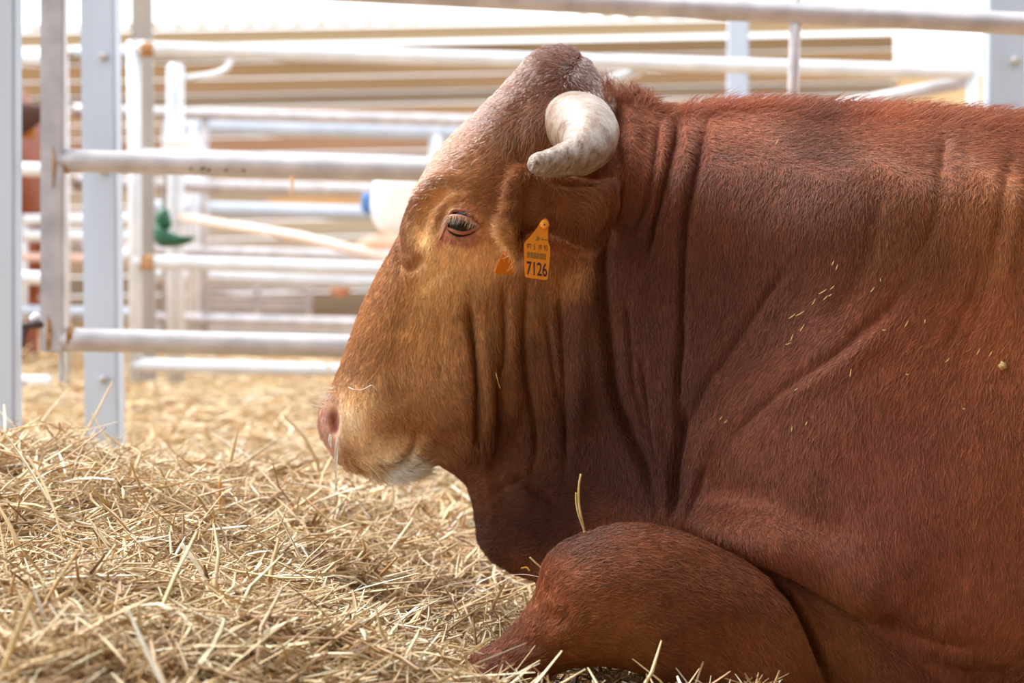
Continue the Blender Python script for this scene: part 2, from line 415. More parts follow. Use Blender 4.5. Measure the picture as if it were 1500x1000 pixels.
EYE = [(654,319),(660,316),(670,317),(682,319),(692,324),(700,331),(692,338),(680,342),(668,341),(660,335)]
N0 = vnormals(V, Q); u, v = proj(V)
near = (N0[:, 1] < .25) & (V[:, 1] < -.012) & (V[:, 0] < .95)
fac = np.clip(-N0[:, 1]*1.6+.3, 0, 1)*near
idx = np.nonzero(near)[0]; un, vn = u[idx], v[idx]; disp = np.zeros(len(idx))
earv = np.abs(-V[idx, 1]+np.interp(V[idx, 0], xs, ycEar[:, 0])) < .03
for pts, mm, s1, s2 in ST:
    b = np.array(pts); m = (un > b[:, 0].min()-60) & (un < b[:, 0].max()+60) & (vn > b[:, 1].min()-60) & (vn < b[:, 1].max()+60)
    if m.any(): disp[m] += (1.55 if mm < 0 else 1.25)*mm*.001*stroke(un[m], vn[m], pts, s1, s2)
em = (un > 640) & (un < 712) & (vn > 305) & (vn < 355)
disp[em] -= .013*inpoly(un[em], vn[em], catmull(EYE, 4, True), 4)
# loose-skin undulation
def wn(p, fr, seed):
    r = np.random.default_rng(seed); o = np.zeros(len(p))
    for _ in range(6):
        k = r.normal(size=3)*fr; o += np.sin(p @ k+r.uniform(0, 6.28))
    return o/6
PN_ = V[idx]
disp += .0016*wn(PN_*np.array([1, .5, .35]), 60, 1)+.0008*wn(PN_*np.array([1, .5, .4]), 150, 2)
V[idx] += N0[idx]*(disp*fac[idx])[:, None]
V = laplace(V, Q, 1, .35)
NRM = vnormals(V, Q); u, v = proj(V)

# ---- coat colour of the hide, with shading on neck and upper flank painted in
CC = [  # px,py,radius,srgb
 (820,90,60,(128,78,60)),(740,150,60,(140,90,66)),(680,240,60,(162,106,64)),(760,260,60,(142,86,52)),(640,300,40,(176,118,70)),(660,300,26,(212,160,108)),(625,345,24,(228,184,128)),(600,380,30,(150,96,58)),
 (690,380,40,(216,164,110)),(640,400,45,(214,160,104)),(720,350,26,(210,156,104)),(560,430,50,(180,122,76)),(620,480,60,(186,130,76)),(700,470,45,(160,106,64)),(520,530,40,(172,118,74)),(580,540,50,(174,118,72)),(640,570,50,(168,110,66)),
 (535,590,34,(212,162,112)),(512,615,24,(246,212,170)),(530,660,16,(238,200,158)),(560,662,22,(240,200,156)),(530,640,20,(226,180,136)),(585,612,34,(176,116,70)),(552,612,22,(186,128,80)),(520,660,20,(190,142,104)),(592,655,22,(226,182,138)),(475,610,14,(176,128,108)),(480,650,16,(190,142,122)),(490,590,12,(184,136,112)),
 (585,690,16,(226,212,204)),(560,692,14,(206,176,150)),(610,680,14,(216,190,166)),(630,665,16,(176,126,84)),(660,640,26,(146,90,56)),(690,600,30,(146,92,54)),
 (760,440,40,(150,96,56)),(780,560,50,(118,68,38)),(720,560,40,(148,94,54)),(830,395,36,(172,112,64)),(850,330,40,(138,80,50)),(860,480,40,(104,58,38)),(850,620,60,(84,44,30)),(760,660,50,(104,56,32)),(700,700,40,(124,70,42)),(720,780,40,(98,52,34)),(820,760,60,(82,42,30)),  # neck entries darkened to carry the shade between head and shoulder
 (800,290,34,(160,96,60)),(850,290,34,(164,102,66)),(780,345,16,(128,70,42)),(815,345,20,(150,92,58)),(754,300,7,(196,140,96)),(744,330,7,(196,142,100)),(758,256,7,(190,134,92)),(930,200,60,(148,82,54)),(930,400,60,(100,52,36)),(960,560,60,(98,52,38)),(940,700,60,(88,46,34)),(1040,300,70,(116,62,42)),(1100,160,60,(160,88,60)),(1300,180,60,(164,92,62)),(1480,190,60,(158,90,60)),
 (1100,450,80,(106,58,42)),(1200,300,90,(112,62,43)),(1180,230,60,(124,68,48)),(1350,250,60,(140,80,54)),(1350,350,90,(140,84,56)),(1460,330,70,(168,104,64)),(1200,560,90,(136,78,58)),(1350,520,90,(156,88,62)),(1460,480,70,(172,100,64)),(1150,700,90,(134,76,56)),(1330,700,110,(150,86,68)),(1450,700,80,(158,90,62)),  # upper flank entries darkened to offset the skylight from above
 (1150,810,50,(138,74,50)),(1300,860,60,(142,80,60)),(1420,900,80,(158,92,68)),(1220,920,50,(156,94,56)),(1480,980,60,(164,100,70)),(930,820,70,(124,64,34)),(1040,880,70,(122,64,36)),(880,930,60,(138,78,34)),(1100,960,60,(148,84,52)),(730,970,50,(128,72,48)),(820,860,50,(150,86,54)),
]
def coat(u, v):
    cc = np.array([s2l(c[3]) for c in CC]); o = np.zeros((len(u), 3)); ws = np.full(len(u), 1e-9)
    for (a, b, r, _), c in zip(CC, cc):
        w_ = np.exp(-((u-a)**2+(v-b)**2)/(2*(r*.75)**2))/(1+((u-a)**2+(v-b)**2)/r**2)+2e-4/(1+((u-a)**2+(v-b)**2)/2e4)
        o += w_[:, None]*c; ws += w_
    return o/ws[:, None]
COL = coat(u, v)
def tint(c, msk, rgb): return c*(1-msk[:, None])+s2l(rgb)*msk[:, None]
eb = (u > 600) & (u < 740) & (v > 270) & (v < 400) & near
def patch(pts, s, rgb, k=1.0):
    global COL
    b = np.array(pts); m = near & (u > b[:, 0].min()-60) & (u < b[:, 0].max()+60) & (v > b[:, 1].min()-60) & (v < b[:, 1].max()+60)
    COL[m] = tint(COL[m], k*stroke(u[m], v[m], pts, s, s), rgb)
patch([(668,262),(630,272),(604,300),(592,335),(590,372),(598,388)], 11, (146,92,58), .85)
patch([(655,325),(662,345),(680,352),(700,346),(706,332)], 9, (176,112,92), .9)
patch([(640,365),(648,350),(656,336)], 8, (184,112,88), .85)
patch([(668,303),(690,303),(702,316)], 9, (190,124,90), .8)
patch([(655,319),(675,316),(697,327),(690,339),(672,342),(658,332)], 4, (96,56,46), .8)
patch([(488,600),(491,618),(489,640)], 8, (158,98,92), .95)
patch([(476,600),(472,625),(484,655)], 6, (178,128,112), .7)
patch([(558,694),(580,694),(604,690),(622,682)], 13, (255,242,232), 1.0)
patch([(596,676),(606,668),(612,664)], 9, (232,214,200), .9)
patch([(520,684),(545,684),(572,681)], 4, (196,150,112), .6)
patch([(828,150),(850,140),(880,150)], 6, (176,132,96), .5)
# warm brown only on the near, framed part; the rest follows the same red-brown
bl = np.clip((V[:, 0]-.62)/.5, 0, 1)[:, None]; COL = COL*(1-bl)+s2l((136,76,52))*bl

M_hide = mat('hide', (140,80,55), rough=.75, spec=.15, attr='col', noise=(60, .82, 1.14, (1, 1, .35)), bump=(260, .5, (1, 1, .3)))
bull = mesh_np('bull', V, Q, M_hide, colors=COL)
tag(bull, 'big red-brown horned bull lying in profile on the straw, orange tags in its ear', 'bull')

def surf(px, py):
    """nearest-to-camera skin point at a pixel"""
    m = (np.abs(u-px) < 6) & (np.abs(v-py) < 6) & near
    j = np.nonzero(m)[0]; j = j[np.argmin(V[j, 1])]
    return V[j].copy(), NRM[j].copy()
print('bull verts', len(V))
# ------------------------------------------------------------------ unseen roof and walls, added to shade the bull's near side
def plane_box(name, lo, hi, m, kind='structure'):
    bm = bmesh.new(); bmesh.ops.create_cube(bm, size=1)
    for q in bm.verts: q.co = Vector([lo[i]+(q.co[i]+.5)*(hi[i]-lo[i]) for i in range(3)])
    o = bm_obj(name, bm, m); o['kind'] = kind; return o
M_shade = mat('shade_sheet', (96,88,80), rough=.7, noise=(2, .8, 1.1))
plane_box('shade_ceiling', (-2.6, -11, 3.2), (4.2, -1.2, 3.3), M_shade)
plane_box('shade_wall_right', (4.1, -11, -.1), (4.2, 1.2, 3.2), M_shade)
plane_box('shade_wall_back', (-2.6, -11.1, -.1), (4.2, -11, 3.2), M_shade)

# ------------------------------------------------------------------ horns
def horn_material():
    m = mat('horn', (214,196,178), rough=.28, spec=.6)
    nt = m.node_tree; b = nt.nodes['Principled BSDF']
    a = nt.nodes.new('ShaderNodeAttribute'); a.attribute_name = 'ring'
    n = nt.nodes.new('ShaderNodeTexNoise'); n.inputs['Scale'].default_value = 3.2; n.inputs['Detail'].default_value = 7; n.inputs['Roughness'].default_value = .65
    nt.links.new(a.outputs['Vector'], n.inputs['Vector'])
    r = nt.nodes.new('ShaderNodeValToRGB'); nt.links.new(n.outputs['Fac'], r.inputs[0])
    E = r.color_ramp.elements; E[0].position = .30; E[0].color = col(70,44,32); E[1].position = .74; E[1].color = col(188,178,170)
    e = E.new(.40); e.color = col(140,108,86); e = E.new(.52); e.color = col(164,144,128)
    nt.links.new(r.outputs[0], b.inputs['Base Color'])
    bp = nt.nodes.new('ShaderNodeBump'); bp.inputs['Strength'].default_value = .8; bp.inputs['Distance'].default_value = .004
    nt.links.new(n.outputs['Fac'], bp.inputs['Height']); nt.links.new(bp.outputs[0], b.inputs['Normal'])
    return m
M_horn = horn_material()
HP = [(838,182,-.085,47),(846,183,-.120,49),(856,188,-.155,48),(863,198,-.190,44),(862,212,-.222,38),(851,225,-.250,32),(832,233,-.272,26.5),(812,238,-.288,22.5),(798,240,-.298,19.5),(788,240,-.304,17),(780,241,-.309,12.5),(776,241,-.311,7),(774.5,241,-.312,2)]
def make_horn(mirror):
    hp = catmull(np.array(HP, float), 7)
    path = PN(hp[:, 0], hp[:, 1], hp[:, 2]); rad = hp[:, 3]*(hp[:, 2]-CAM[1])/F
    n = len(path); tt = np.linspace(0, 1, n)
    rad = rad*(1+.018*np.sin(tt*62)*(tt < .75)+.010*np.sin(tt*131+1)*(tt < .6))
    if mirror: path = path*np.array([1, -1, 1])
    V_, F_ = tube_np(path, rad, 40)
    V_ = np.array(V_)
    me = bpy.data.meshes.new('horn'); me.from_pydata([tuple(q) for q in V_], [], [f_[::-1] for f_ in F_] if mirror else F_); me.update()
    for p in me.polygons: p.use_smooth = True
    at = me.attributes.new('ring', 'FLOAT_VECTOR', 'POINT')
    rv = np.zeros((len(V_), 3), np.float32); k = n*40
    a_ = np.tile(np.linspace(0, 2*math.pi, 40, endpoint=False), n); t_ = np.repeat(tt, 40)
    rv[:k] = np.stack([np.cos(a_)*.55, np.sin(a_)*.55, t_*8+.4*np.sin(a_+t_*5)], 1); rv[k+1] = (0, 0, 5.2)
    at.data.foreach_set('vector', rv.ravel()); me.materials.append(M_horn)
    o = bpy.data.objects.new('horn', me); C.objects.link(o); o.parent = bull
    return o
h1 = make_horn(False); h1['label'] = 'pale ringed horn curling forward over the ear'
h2 = make_horn(True)

# ------------------------------------------------------------------ eyes
M_eye = mat('eye_dark', (16,9,8), rough=.12, spec=.35, noise=(40, .6, 1.6))
M_lid = mat('eyelid_skin', (158,98,68), rough=.5, noise=(160, .8, 1.15), bump=(300, .4))
ep, en = surf(649, 328); ep2, _ = surf(706, 330)
EY = -.1195
SY = min(ep[1], ep2[1])
print('eye skin y', ep[1], ep2[1])
def mirrored(o):
    me = o.data.copy()
    for q in me.vertices: q.co.y = -q.co.y
    me.flip_normals(); o2 = bpy.data.objects.new(o.name.split('.')[0], me); C.objects.link(o2); o2.parent = bull; return o2
bm = bmesh.new(); bmesh.ops.create_uvsphere(bm, u_segments=32, v_segments=20, radius=.023)
ec = P(677, 328, SY+.0165)
for q in bm.verts: q.co = Vector(ec)+q.co
eyeball = bm_obj('eyeball', bm, M_eye, bull, True); mirrored(eyeball)
def lid(name, pts, r, off):
    p = catmull(np.array(pts, float), 6); a = PN(p[:, 0], p[:, 1], SY)
    d = np.hypot(p[:, 0]-677, (p[:, 1]-328)*1.2)*.00093      # follow the ball
    y = SY+.0165-np.sqrt(np.maximum(.0243**2-np.minimum(d, .0238)**2, 1e-6))+off
    y = np.minimum(y, SY+.003)
    a = PN(p[:, 0], p[:, 1], y)
    t = np.linspace(0, 1, len(a)); rr = r*(.35+.65*np.sin(math.pi*t)**.6)
    o = tube(name, a, rr, M_lid, None, 10); o.parent = bull; return o
l1 = lid('upper_eyelid', [(650,326),(654,319),(662,317),(671,317.5),(681,320),(691,324),(700,328.5),(707,333)], .0036, -.001)
l2 = lid('lower_eyelid', [(651,328),(656,334),(664,338),(674,341),(684,340.5),(693,337),(701,333),(707,331)], .0028, -.0005)
l3 = lid('eyelid_fold', [(644,352),(650,338),(655,326),(662,309.5),(676,308.5),(690,312),(702,321),(710,330)], .0030, .001)
for o in (l1, l2, l3): mirrored(o)

# ------------------------------------------------------------------ coat: short lying hair
FLOW = [  # px,py,angle (deg, image: 0 right, 90 down)
 (820,80,200),(780,110,140),(740,150,135),(860,110,60),(700,210,150),(760,190,100),(780,220,95),(680,250,190),(640,290,170),(740,280,160),(600,340,110),(650,380,100),(700,380,95),(560,430,120),(620,470,105),(690,480,85),(530,520,125),(600,560,60),(660,570,60),
 (500,590,70),(530,640,50),(580,640,40),(560,690,20),(600,690,10),(640,660,40),(760,450,75),(790,540,75),(840,400,85),(850,520,70),(850,620,60),(720,700,160),(710,760,165),(780,740,170),(860,740,185),(720,620,95),
 (840,300,10),(790,300,170),(760,330,200),(850,350,120),(930,200,60),(940,300,100),(930,420,85),(960,550,70),(930,650,55),(1000,180,60),(1000,300,95),(1040,400,85),(1000,600,110),(1000,720,100),(1080,190,45),(1200,180,20),(1350,185,15),(1480,200,15),
 (1100,300,95),(1200,350,95),(1130,450,100),(1200,460,140),(1120,540,145),(1080,620,130),(1060,700,110),(1300,300,100),(1420,300,100),(1300,450,120),(1400,480,125),(1200,600,100),(1350,600,110),(1200,720,90),(1350,750,90),(1470,700,95),(1100,780,60),(1200,820,60),(1280,880,70),
 (1400,900,95),(1220,920,70),(1480,980,100),(900,790,20),(950,830,15),(1040,850,30),(1120,900,60),(860,860,350),(820,900,320),(900,920,10),(1000,930,20),(760,940,330),(700,980,340)]
def build_coat(name, N, length, rad, wt, seed, lift=(.10, .35), npt=4, jit=.16, shade=(.66, 1.42), flowf=None, hl=None):
    r = np.random.default_rng(seed)
    T = np.concatenate([Q[:, [0, 1, 2]], Q[:, [0, 2, 3]]])
    cu, cv = u[T].mean(1), v[T].mean(1); nm = NRM[T].mean(1); yy = V[T][:, :, 1].mean(1)
    A = .5*np.linalg.norm(np.cross(V[T[:, 1]]-V[T[:, 0]], V[T[:, 2]]-V[T[:, 0]]), axis=1)
    ok = (nm[:, 1] < .45) & (cu < 2650) & (cv < 1100) & (yy < .06)
    wv = A*ok*wt(cu, cv, nm); wv /= wv.sum()
    fi = r.choice(len(T), N, p=wv); a, b = r.random(N), r.random(N); m = a+b > 1; a[m], b[m] = 1-a[m], 1-b[m]; c = 1-a-b
    B = lambda X_: X_[T[fi, 0]]*a[:, None]+X_[T[fi, 1]]*b[:, None]+X_[T[fi, 2]]*c[:, None]
    p = B(V); n = B(NRM); n /= np.linalg.norm(n, axis=1)[:, None]; cl = B(COL); hu, hv = proj(p)
    fl = np.array(FLOW, float); fx = np.zeros(N); fy = np.zeros(N)
    for q in fl:
        w_ = 1/(((hu-q[0])**2+(hv-q[1])**2)+300)**1.5; fx += w_*math.cos(math.radians(q[2])); fy += w_*math.sin(math.radians(q[2]))
    ang = np.arctan2(fy, fx)
    if flowf is not None: ang = flowf(hu, hv, ang)
    lowf = wn(p, 45, seed+3); lowf2 = wn(p, 140, seed+4)
    ang = ang+.22*lowf+.30*lowf2+r.normal(0, jit, N)
    t = np.stack([np.cos(ang), np.zeros(N), -np.sin(ang)], 1)
    t -= n*(t*n).sum(1)[:, None]; tl = np.linalg.norm(t, axis=1); t /= np.maximum(tl, .05)[:, None]
    L = length*r.uniform(.6, 1.3, N)
    if hl is not None: L = L*hl(hu, hv)
    lf = r.uniform(lift[0], lift[1], N)
    bend = np.cross(n, t)*r.normal(0, .18, N)[:, None]
    pts = np.empty((N, npt, 3), np.float32)
    for k in range(npt):
        s = k/(npt-1)
        pts[:, k] = p-n*.0006+(t*s+bend*s*s)*L[:, None]+n*(L*lf*(s*(1.5-.75*s)))[:, None]
    hc = bpy.data.hair_curves.new(name); hc.add_curves([npt]*N)
    hc.attributes['position'].data.foreach_set('vector', pts.ravel())
    ra = hc.attributes.get('radius') or hc.attributes.new('radius', 'FLOAT', 'POINT')
    prof = np.array([1, .95, .7, .2] if npt == 4 else np.linspace(1, .2, npt), np.float32)
    ra.data.foreach_set('value', (rad*r.uniform(.7, 1.3, N)[:, None]*prof[None]).astype(np.float32).ravel())
    ca = hc.attributes.new('col', 'FLOAT_COLOR', 'CURVE')
    cc = np.ones((N, 4), np.float32); g = r.uniform(shade[0], shade[1], N)*(1+.16*lowf2+.10*lowf)
    cc[:, :3] = np.clip(cl*g[:, None]*np.array([1.05, 1.16, 1.14]), 0, 1); ca.data.foreach_set('color', cc.ravel())
    hc.materials.append(M_hair)
    o = bpy.data.objects.new(name, hc); C.objects.link(o); o.parent = bull; o['kind'] = 'stuff'
    return o
M_hair = mat('hair', (140,80,50), rough=.5, spec=.32, attr='col')
def w_main(cu, cv, nm):
    w_ = (1.0+.5*np.clip(-nm[:, 1], 0, 1))*np.where(cu > 1560, .22, 1)
    w_ = w_*(1-.97*inpoly(cu, cv, catmull([(648,322),(660,312),(684,314),(704,328),(706,336),(690,346),(668,346),(652,338)], 4, True)))
    w_ = w_*(1-.95*inpoly(cu, cv, [(484,590),(492,586),(498,600),(499,640),(492,660),(478,640),(478,605)]))
    w_ = w_*(1-.75*inpoly(cu, cv, [(466,600),(484,580),(498,590),(500,655),(492,676),(470,645)]))
    return w_
def hl_main(hu, hv):
    L = np.ones(len(hu))*np.where(hu > 1560, 1.5, 1)
    L *= 1+.5*np.exp(-((hu-800)**2+(hv-110)**2)/60**2)+.6*np.exp(-((hu-770)**2+(hv-200)**2)/35**2)
    L *= 1-.45*np.exp(-((hu-540)**2+(hv-640)**2)/70**2)-.3*np.exp(-((hu-640)**2+(hv-370)**2)/70**2)
    L *= 1+.3*(hu > 1000)*np.exp(-((hv-205-(hu-1000)*.03)/28)**2)
    return L
NH = 420000
build_coat('coat', NH, .0105, .00030, w_main, 11, hl=hl_main)
# long fuzz along the crest of the neck and back, ear rim, chin
def w_crest(cu, cv, nm):
    top = np.interp(cu, [885, 930, 1000, 1100, 1300, 1500], [140, 142, 160, 153, 162, 176])
    return np.where(cu > 882, np.exp(-((cv-top-4)/10)**2), 0)*np.where(cu < 980, 1.8, 1)
build_coat('crest_hair', 9000, .024, .00030, w_crest, 12, lift=(.3, 1.1), jit=.5, shade=(.9, 1.6), flowf=lambda a, b, g: np.where(a < 960, -1.2, .15)+0*a)
def w_trim(cu, cv, nm):
    k = 3*np.exp(-np.minimum(np.abs(poly_sd(cu, cv, catmull(EAR, 3, True))), 40)**2/16.)*(cu < 790)*(cv < 390)
    k += .8*np.exp(-((cv-np.interp(cu, [505, 560, 610], [684, 690, 690]))/10)**2)*(cu > 500)*(cu < 620)
    k += .8*np.exp(-((cu-np.interp(cv, [640, 700, 760, 800], [700, 722, 735, 730]))/12)**2)*(cv > 640)*(cv < 800)*(cu < 760)
    return k+1e-9
build_coat('ear_fringe', 6000, .016, .00025, w_trim, 13, lift=(.3, .9), jit=.4, shade=(.9, 1.5))
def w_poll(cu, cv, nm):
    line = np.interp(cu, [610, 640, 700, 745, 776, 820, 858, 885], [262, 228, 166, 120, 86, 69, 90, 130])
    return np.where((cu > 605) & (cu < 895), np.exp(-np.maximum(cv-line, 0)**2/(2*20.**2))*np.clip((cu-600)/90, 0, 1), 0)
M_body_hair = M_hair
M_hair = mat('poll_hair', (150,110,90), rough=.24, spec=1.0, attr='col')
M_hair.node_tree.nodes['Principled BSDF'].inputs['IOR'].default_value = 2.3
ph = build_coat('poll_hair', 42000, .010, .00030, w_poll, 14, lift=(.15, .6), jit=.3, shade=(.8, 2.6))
M_hair = M_body_hair
# whiskers on the nose and eyelashes
def strands(name, roots, dirs, L, rad, m, sag=0):
    N = len(roots); hc = bpy.data.hair_curves.new(name); hc.add_curves([5]*N); pts = np.empty((N, 5, 3), np.float32)
    for k in range(5):
        s = k/4; pts[:, k] = roots+dirs*(s*L)[:, None]+np.array([0, 0, sag])*(s*s*L)[:, None]
    hc.attributes['position'].data.foreach_set('vector', pts.ravel())
    ra = hc.attributes.get('radius') or hc.attributes.new('radius', 'FLOAT', 'POINT')
    ra.data.foreach_set('value', (rad*np.tile([1, .9, .7, .45, .15], N)).astype(np.float32))
    hc.materials.append(m); o = bpy.data.objects.new(name, hc); C.objects.link(o); o.parent = bull; o['kind'] = 'stuff'; return o
M_wh = mat('whisker', (238,228,214), rough=.4)
r = np.random.default_rng(5); ro = []; di = []
for i in range(70):
    t = r.random(); px = 486-12*t+r.normal(0, 3); py = 566+34*t
    ro.append(P(px+4, py, r.uniform(-.055, -.02))); a = math.radians(r.uniform(150, 235)); dd = np.array([math.cos(a), r.uniform(-.5, .2), -math.sin(a)*.5+.05]); di.append(dd/np.linalg.norm(dd))
strands('whiskers', np.array(ro), np.array(di), r.uniform(.012, .032, 70), .00022, M_wh, .1)
ro = []; di = []
for i in range(110):
    px, py = catmull([(650,326),(654,319),(662,315.5),(681,318),(691,322.5),(704,331)], 12)[int(r.random()*58)]
    ro.append(P(px, py, SY-.010)); dd = np.array([r.normal(-.25, .2), -.75, -.8]); di.append(dd/np.linalg.norm(dd))
strands('eyelashes', np.array(ro), np.array(di), r.uniform(.010, .02, 110), .00022, mat('lash', (170,130,96), rough=.4), .0)

# drool
M_drool = bpy.data.materials.new('drool'); M_drool.use_nodes = True
b = M_drool.node_tree.nodes['Principled BSDF']; b.inputs['Transmission Weight'].default_value = .75; b.inputs['Roughness'].default_value = .12; b.inputs['Base Color'].default_value = (.95, .96, .95, 1); b.inputs['IOR'].default_value = 1.34
dp = np.array([(497,634,-.068,1.3),(494,648,-.072,2.4),(492.5,664,-.070,2.7),(492,680,-.070,1.9),(492,700,-.070,1.1),(492,712,-.070,1.4),(492,718,-.070,2.6),(492,722,-.070,1.2)]); dp = catmull(dp, 5)
o = tube('drool', PN(dp[:, 0], dp[:, 1], dp[:, 2]), dp[:, 3]*.00095, M_drool, None, 10); o.parent = bull
dp = np.array([(484,636,-.060,1.6),(483,645,-.063,2.2),(485,655,-.064,1.0)]); dp = catmull(dp, 5)
o = tube('drool', PN(dp[:, 0], dp[:, 1], dp[:, 2]), dp[:, 3]*.00095, M_drool, None, 8); o.parent = bull
# ------------------------------------------------------------------ ear tags
M_tag = mat('tag_plastic', (255,160,48), rough=.32, spec=.5)
M_ink = mat('tag_ink', (70,46,66), rough=.7); M_ink2 = mat('tag_faded_ink', (150,120,66), rough=.8)
def solid_outline(name, px, Yf, th, m, parent, bev=.0006):
    """flat plate with real thickness from an outline; Yf(px)->depth"""
    bm = bmesh.new(); vs = [bm.verts.new(PV(a, b_, Yf(a, b_))) for a, b_ in px]; fc = bm.faces.new(vs)
    ex = bmesh.ops.extrude_face_region(bm, geom=[fc]); 
    for g in ex['geom']:
        if isinstance(g, bmesh.types.BMVert): g.co.y += th
    bmesh.ops.recalc_face_normals(bm, faces=bm.faces[:])
    bmesh.ops.bevel(bm, geom=[e for e in bm.edges if e.calc_face_angle(0) > .9], offset=bev, segments=2, affect='EDGES')
    o = bm_obj(name, bm, m); adopt(o, parent); return o
TAGY = -.277
tagY = lambda a, b_: TAGY-.00012*(b_-330)*0+.0004*(a-790)
tg = empty('ear_tag', PV(797, 333, TAGY), 'orange plastic ear tag printed 7126 hanging below the horn', 'ear tag', 'orange ear tags of the bull')
TO = [(798,319.5),(801.5,320.5),(803.5,324),(804,329),(803,338),(802.5,352),(806,362),(806,368),(805,385),(803,404),(802.5,408),(800,410),(794,409.6),(771,406.3),(769,404),(768.3,395),(768,375),(767.8,357),(769.5,354),(779,343.5),(787,333),(792.5,323)]
solid_outline('tag_panel', TO, tagY, .0016, M_tag, tg)
bm = bmesh.new(); bmesh.ops.create_cone(bm, cap_ends=True, segments=24, radius1=.0065, radius2=.0045, depth=.0022, matrix=Matrix.Rotation(math.pi/2, 4, 'X'))
q = PV(797.5, 329, TAGY-.003); bmesh.ops.translate(bm, vec=q, verts=bm.verts[:]); adopt(bm_obj('rivet', bm, M_tag, None, True), tg)
bm = bmesh.new(); bmesh.ops.create_cone(bm, cap_ends=True, segments=12, radius1=.0012, radius2=.0012, depth=.0008, matrix=Matrix.Rotation(math.pi/2, 4, 'X'))
bmesh.ops.translate(bm, vec=q+Vector((0, -.0014, 0)), verts=bm.verts[:]); adopt(bm_obj('rivet_hole', bm, M_ink), tg)
def text_on(txt, px0, py0, px1, py1, base_px, m, name, bold=0, skew=0.0):
    """txt fitted between pixel corners; px0,py0 bottom-left; px1,py1 top-right"""
    cu = bpy.data.curves.new(name, 'FONT'); cu.body = txt; cu.offset = bold; cu.size = 1; cu.extrude = .01
    o = bpy.data.objects.new(name, cu); C.objects.link(o); dg = bpy.context.evaluated_depsgraph_get()
    me = bpy.data.meshes.new_from_object(o.evaluated_get(dg)); bpy.data.objects.remove(o)
    n = len(me.vertices); co = np.empty(n*3); me.vertices.foreach_get('co', co); co = co.reshape(-1, 3)
    mn, mx = co.min(0), co.max(0); s = (co-mn)/(mx-mn)
    X_ = px0+(px1-px0)*s[:, 0]; Y_ = py0+(py1-py0)*s[:, 1]+base_px*s[:, 0]
    w_ = PN(X_, Y_, np.array([tagY(a, b_) for a, b_ in zip(X_, Y_)])-.0003-.0003*s[:, 2])
    me.vertices.foreach_set('co', w_.ravel()); me.update(); me.materials.clear(); me.materials.append(m)
    o = bpy.data.objects.new(name, me); C.objects.link(o); adopt(o, tg); return o
text_on('7126', 771.5, 402, 801.5, 382, 3.6, M_ink, 'number', .012)
text_on('PT  5  19  93', 772.5, 364.5, 802, 356.5, 3, M_ink, 'small_number', -.005)
bm = bmesh.new()
for x0, y0, x1, y1 in [(784.5,352,789.5,351),(785.5,350.5,791,349.3),(786,348.6,790.5,347.4),(787,346.6,789.5,345.8),(793,351.6,796,349.6),(796.6,351.9,798.4,350),(798.9,352.2,801,350.4)]:
    bm.faces.new([bm.verts.new(PV(a, b_, tagY(a, b_)-.0005)) for a, b_ in [(x0, y0), (x1, y0+.4), (x1, y1+.4), (x0, y1)]])
adopt(bm_obj('faded_print', bm, M_ink2), tg)
bm = bmesh.new(); x = 772.5; rb = np.random.default_rng(3)
while x < 801:
    w_ = rb.choice([.6, .9, 1.4, 2.0]); dy = (x-772)*.12
    c4 = [(x, 377.5+dy), (x+w_, 377.5+dy), (x+w_, 368.5+dy), (x, 368.5+dy)]
    bm.faces.new([bm.verts.new(PV(a, b_, tagY(a, b_)-.0005)) for a, b_ in c4]); x += w_+rb.choice([.5, .8, 1.2])
adopt(bm_obj('barcode', bm, M_ink2), tg)
tb = empty('ear_tag', PV(750, 355, -.20), 'orange ear tag seen edge-on behind the ear tip, blank side', 'ear tag', 'orange ear tags of the bull')
solid_outline('tag_panel', [(747,352),(752,356),(757,370),(758,385),(754,399),(751,402),(730,401.3),(725,400),(725.5,396),(735,374),(743,354)], lambda a, b_: -.215+.0014*(a-740), .0018, M_tag, tb)
tube('stem', [PV(757, 372, -.19), PV(775, 340, -.215), PV(797, 330, -.258)], .0022, M_tag, tb, 8)

# ------------------------------------------------------------------ ground and straw
def gh(x, y):
    x, y = np.asarray(x, float), np.asarray(y, float)
    h = -.005+.05/(1+np.exp((x+.24)/.05))-.055/(1+np.exp(-(x+.05)/.07))+.03*np.exp(-((x+.6)/.7)**2-((y+.75)/.35)**2)+.14*np.exp(-((x+.95)/.50)**2-((y-.35)/.75)**2)+.05*np.exp(-((x+.45)/.35)**2-((y+1.0)/.5)**2)
    h = h-.045*np.exp(-((x+.12)/.16)**2-((y+.12)/.20)**2)+.02*np.exp(-((x+.35)/.25)**2-((y-.5)/.3)**2)
    h = h+.022*np.exp(-((x-.22)/.18)**2-((y+.66)/.09)**2)
    h = h-.065*np.exp(-((x+.03)/.13)**2-((y+.52)/.14)**2)
    h = h*(1-.85*(1/(1+np.exp(-(y-1.5)*4))))
    h = h+.010*np.sin(x*9+y*5)+.009*np.sin(x*17-y*13+1)+.006*np.sin(x*31+y*37)
    near = 1/(1+np.exp((y-1.8)*3)); h = h+near*(.016*np.sin(x*21+3*np.sin(y*9))*np.sin(y*19+2*np.sin(x*11))+.010*np.sin(x*43+y*29))*(1-np.exp(-((x-.3)/.35)**2))
    far = 1/(1+np.exp(-(y-3.5)*2)); h = h+far*(.02*np.sin(x*3+1)+.02*np.sin(y*2.2+x))
    return h
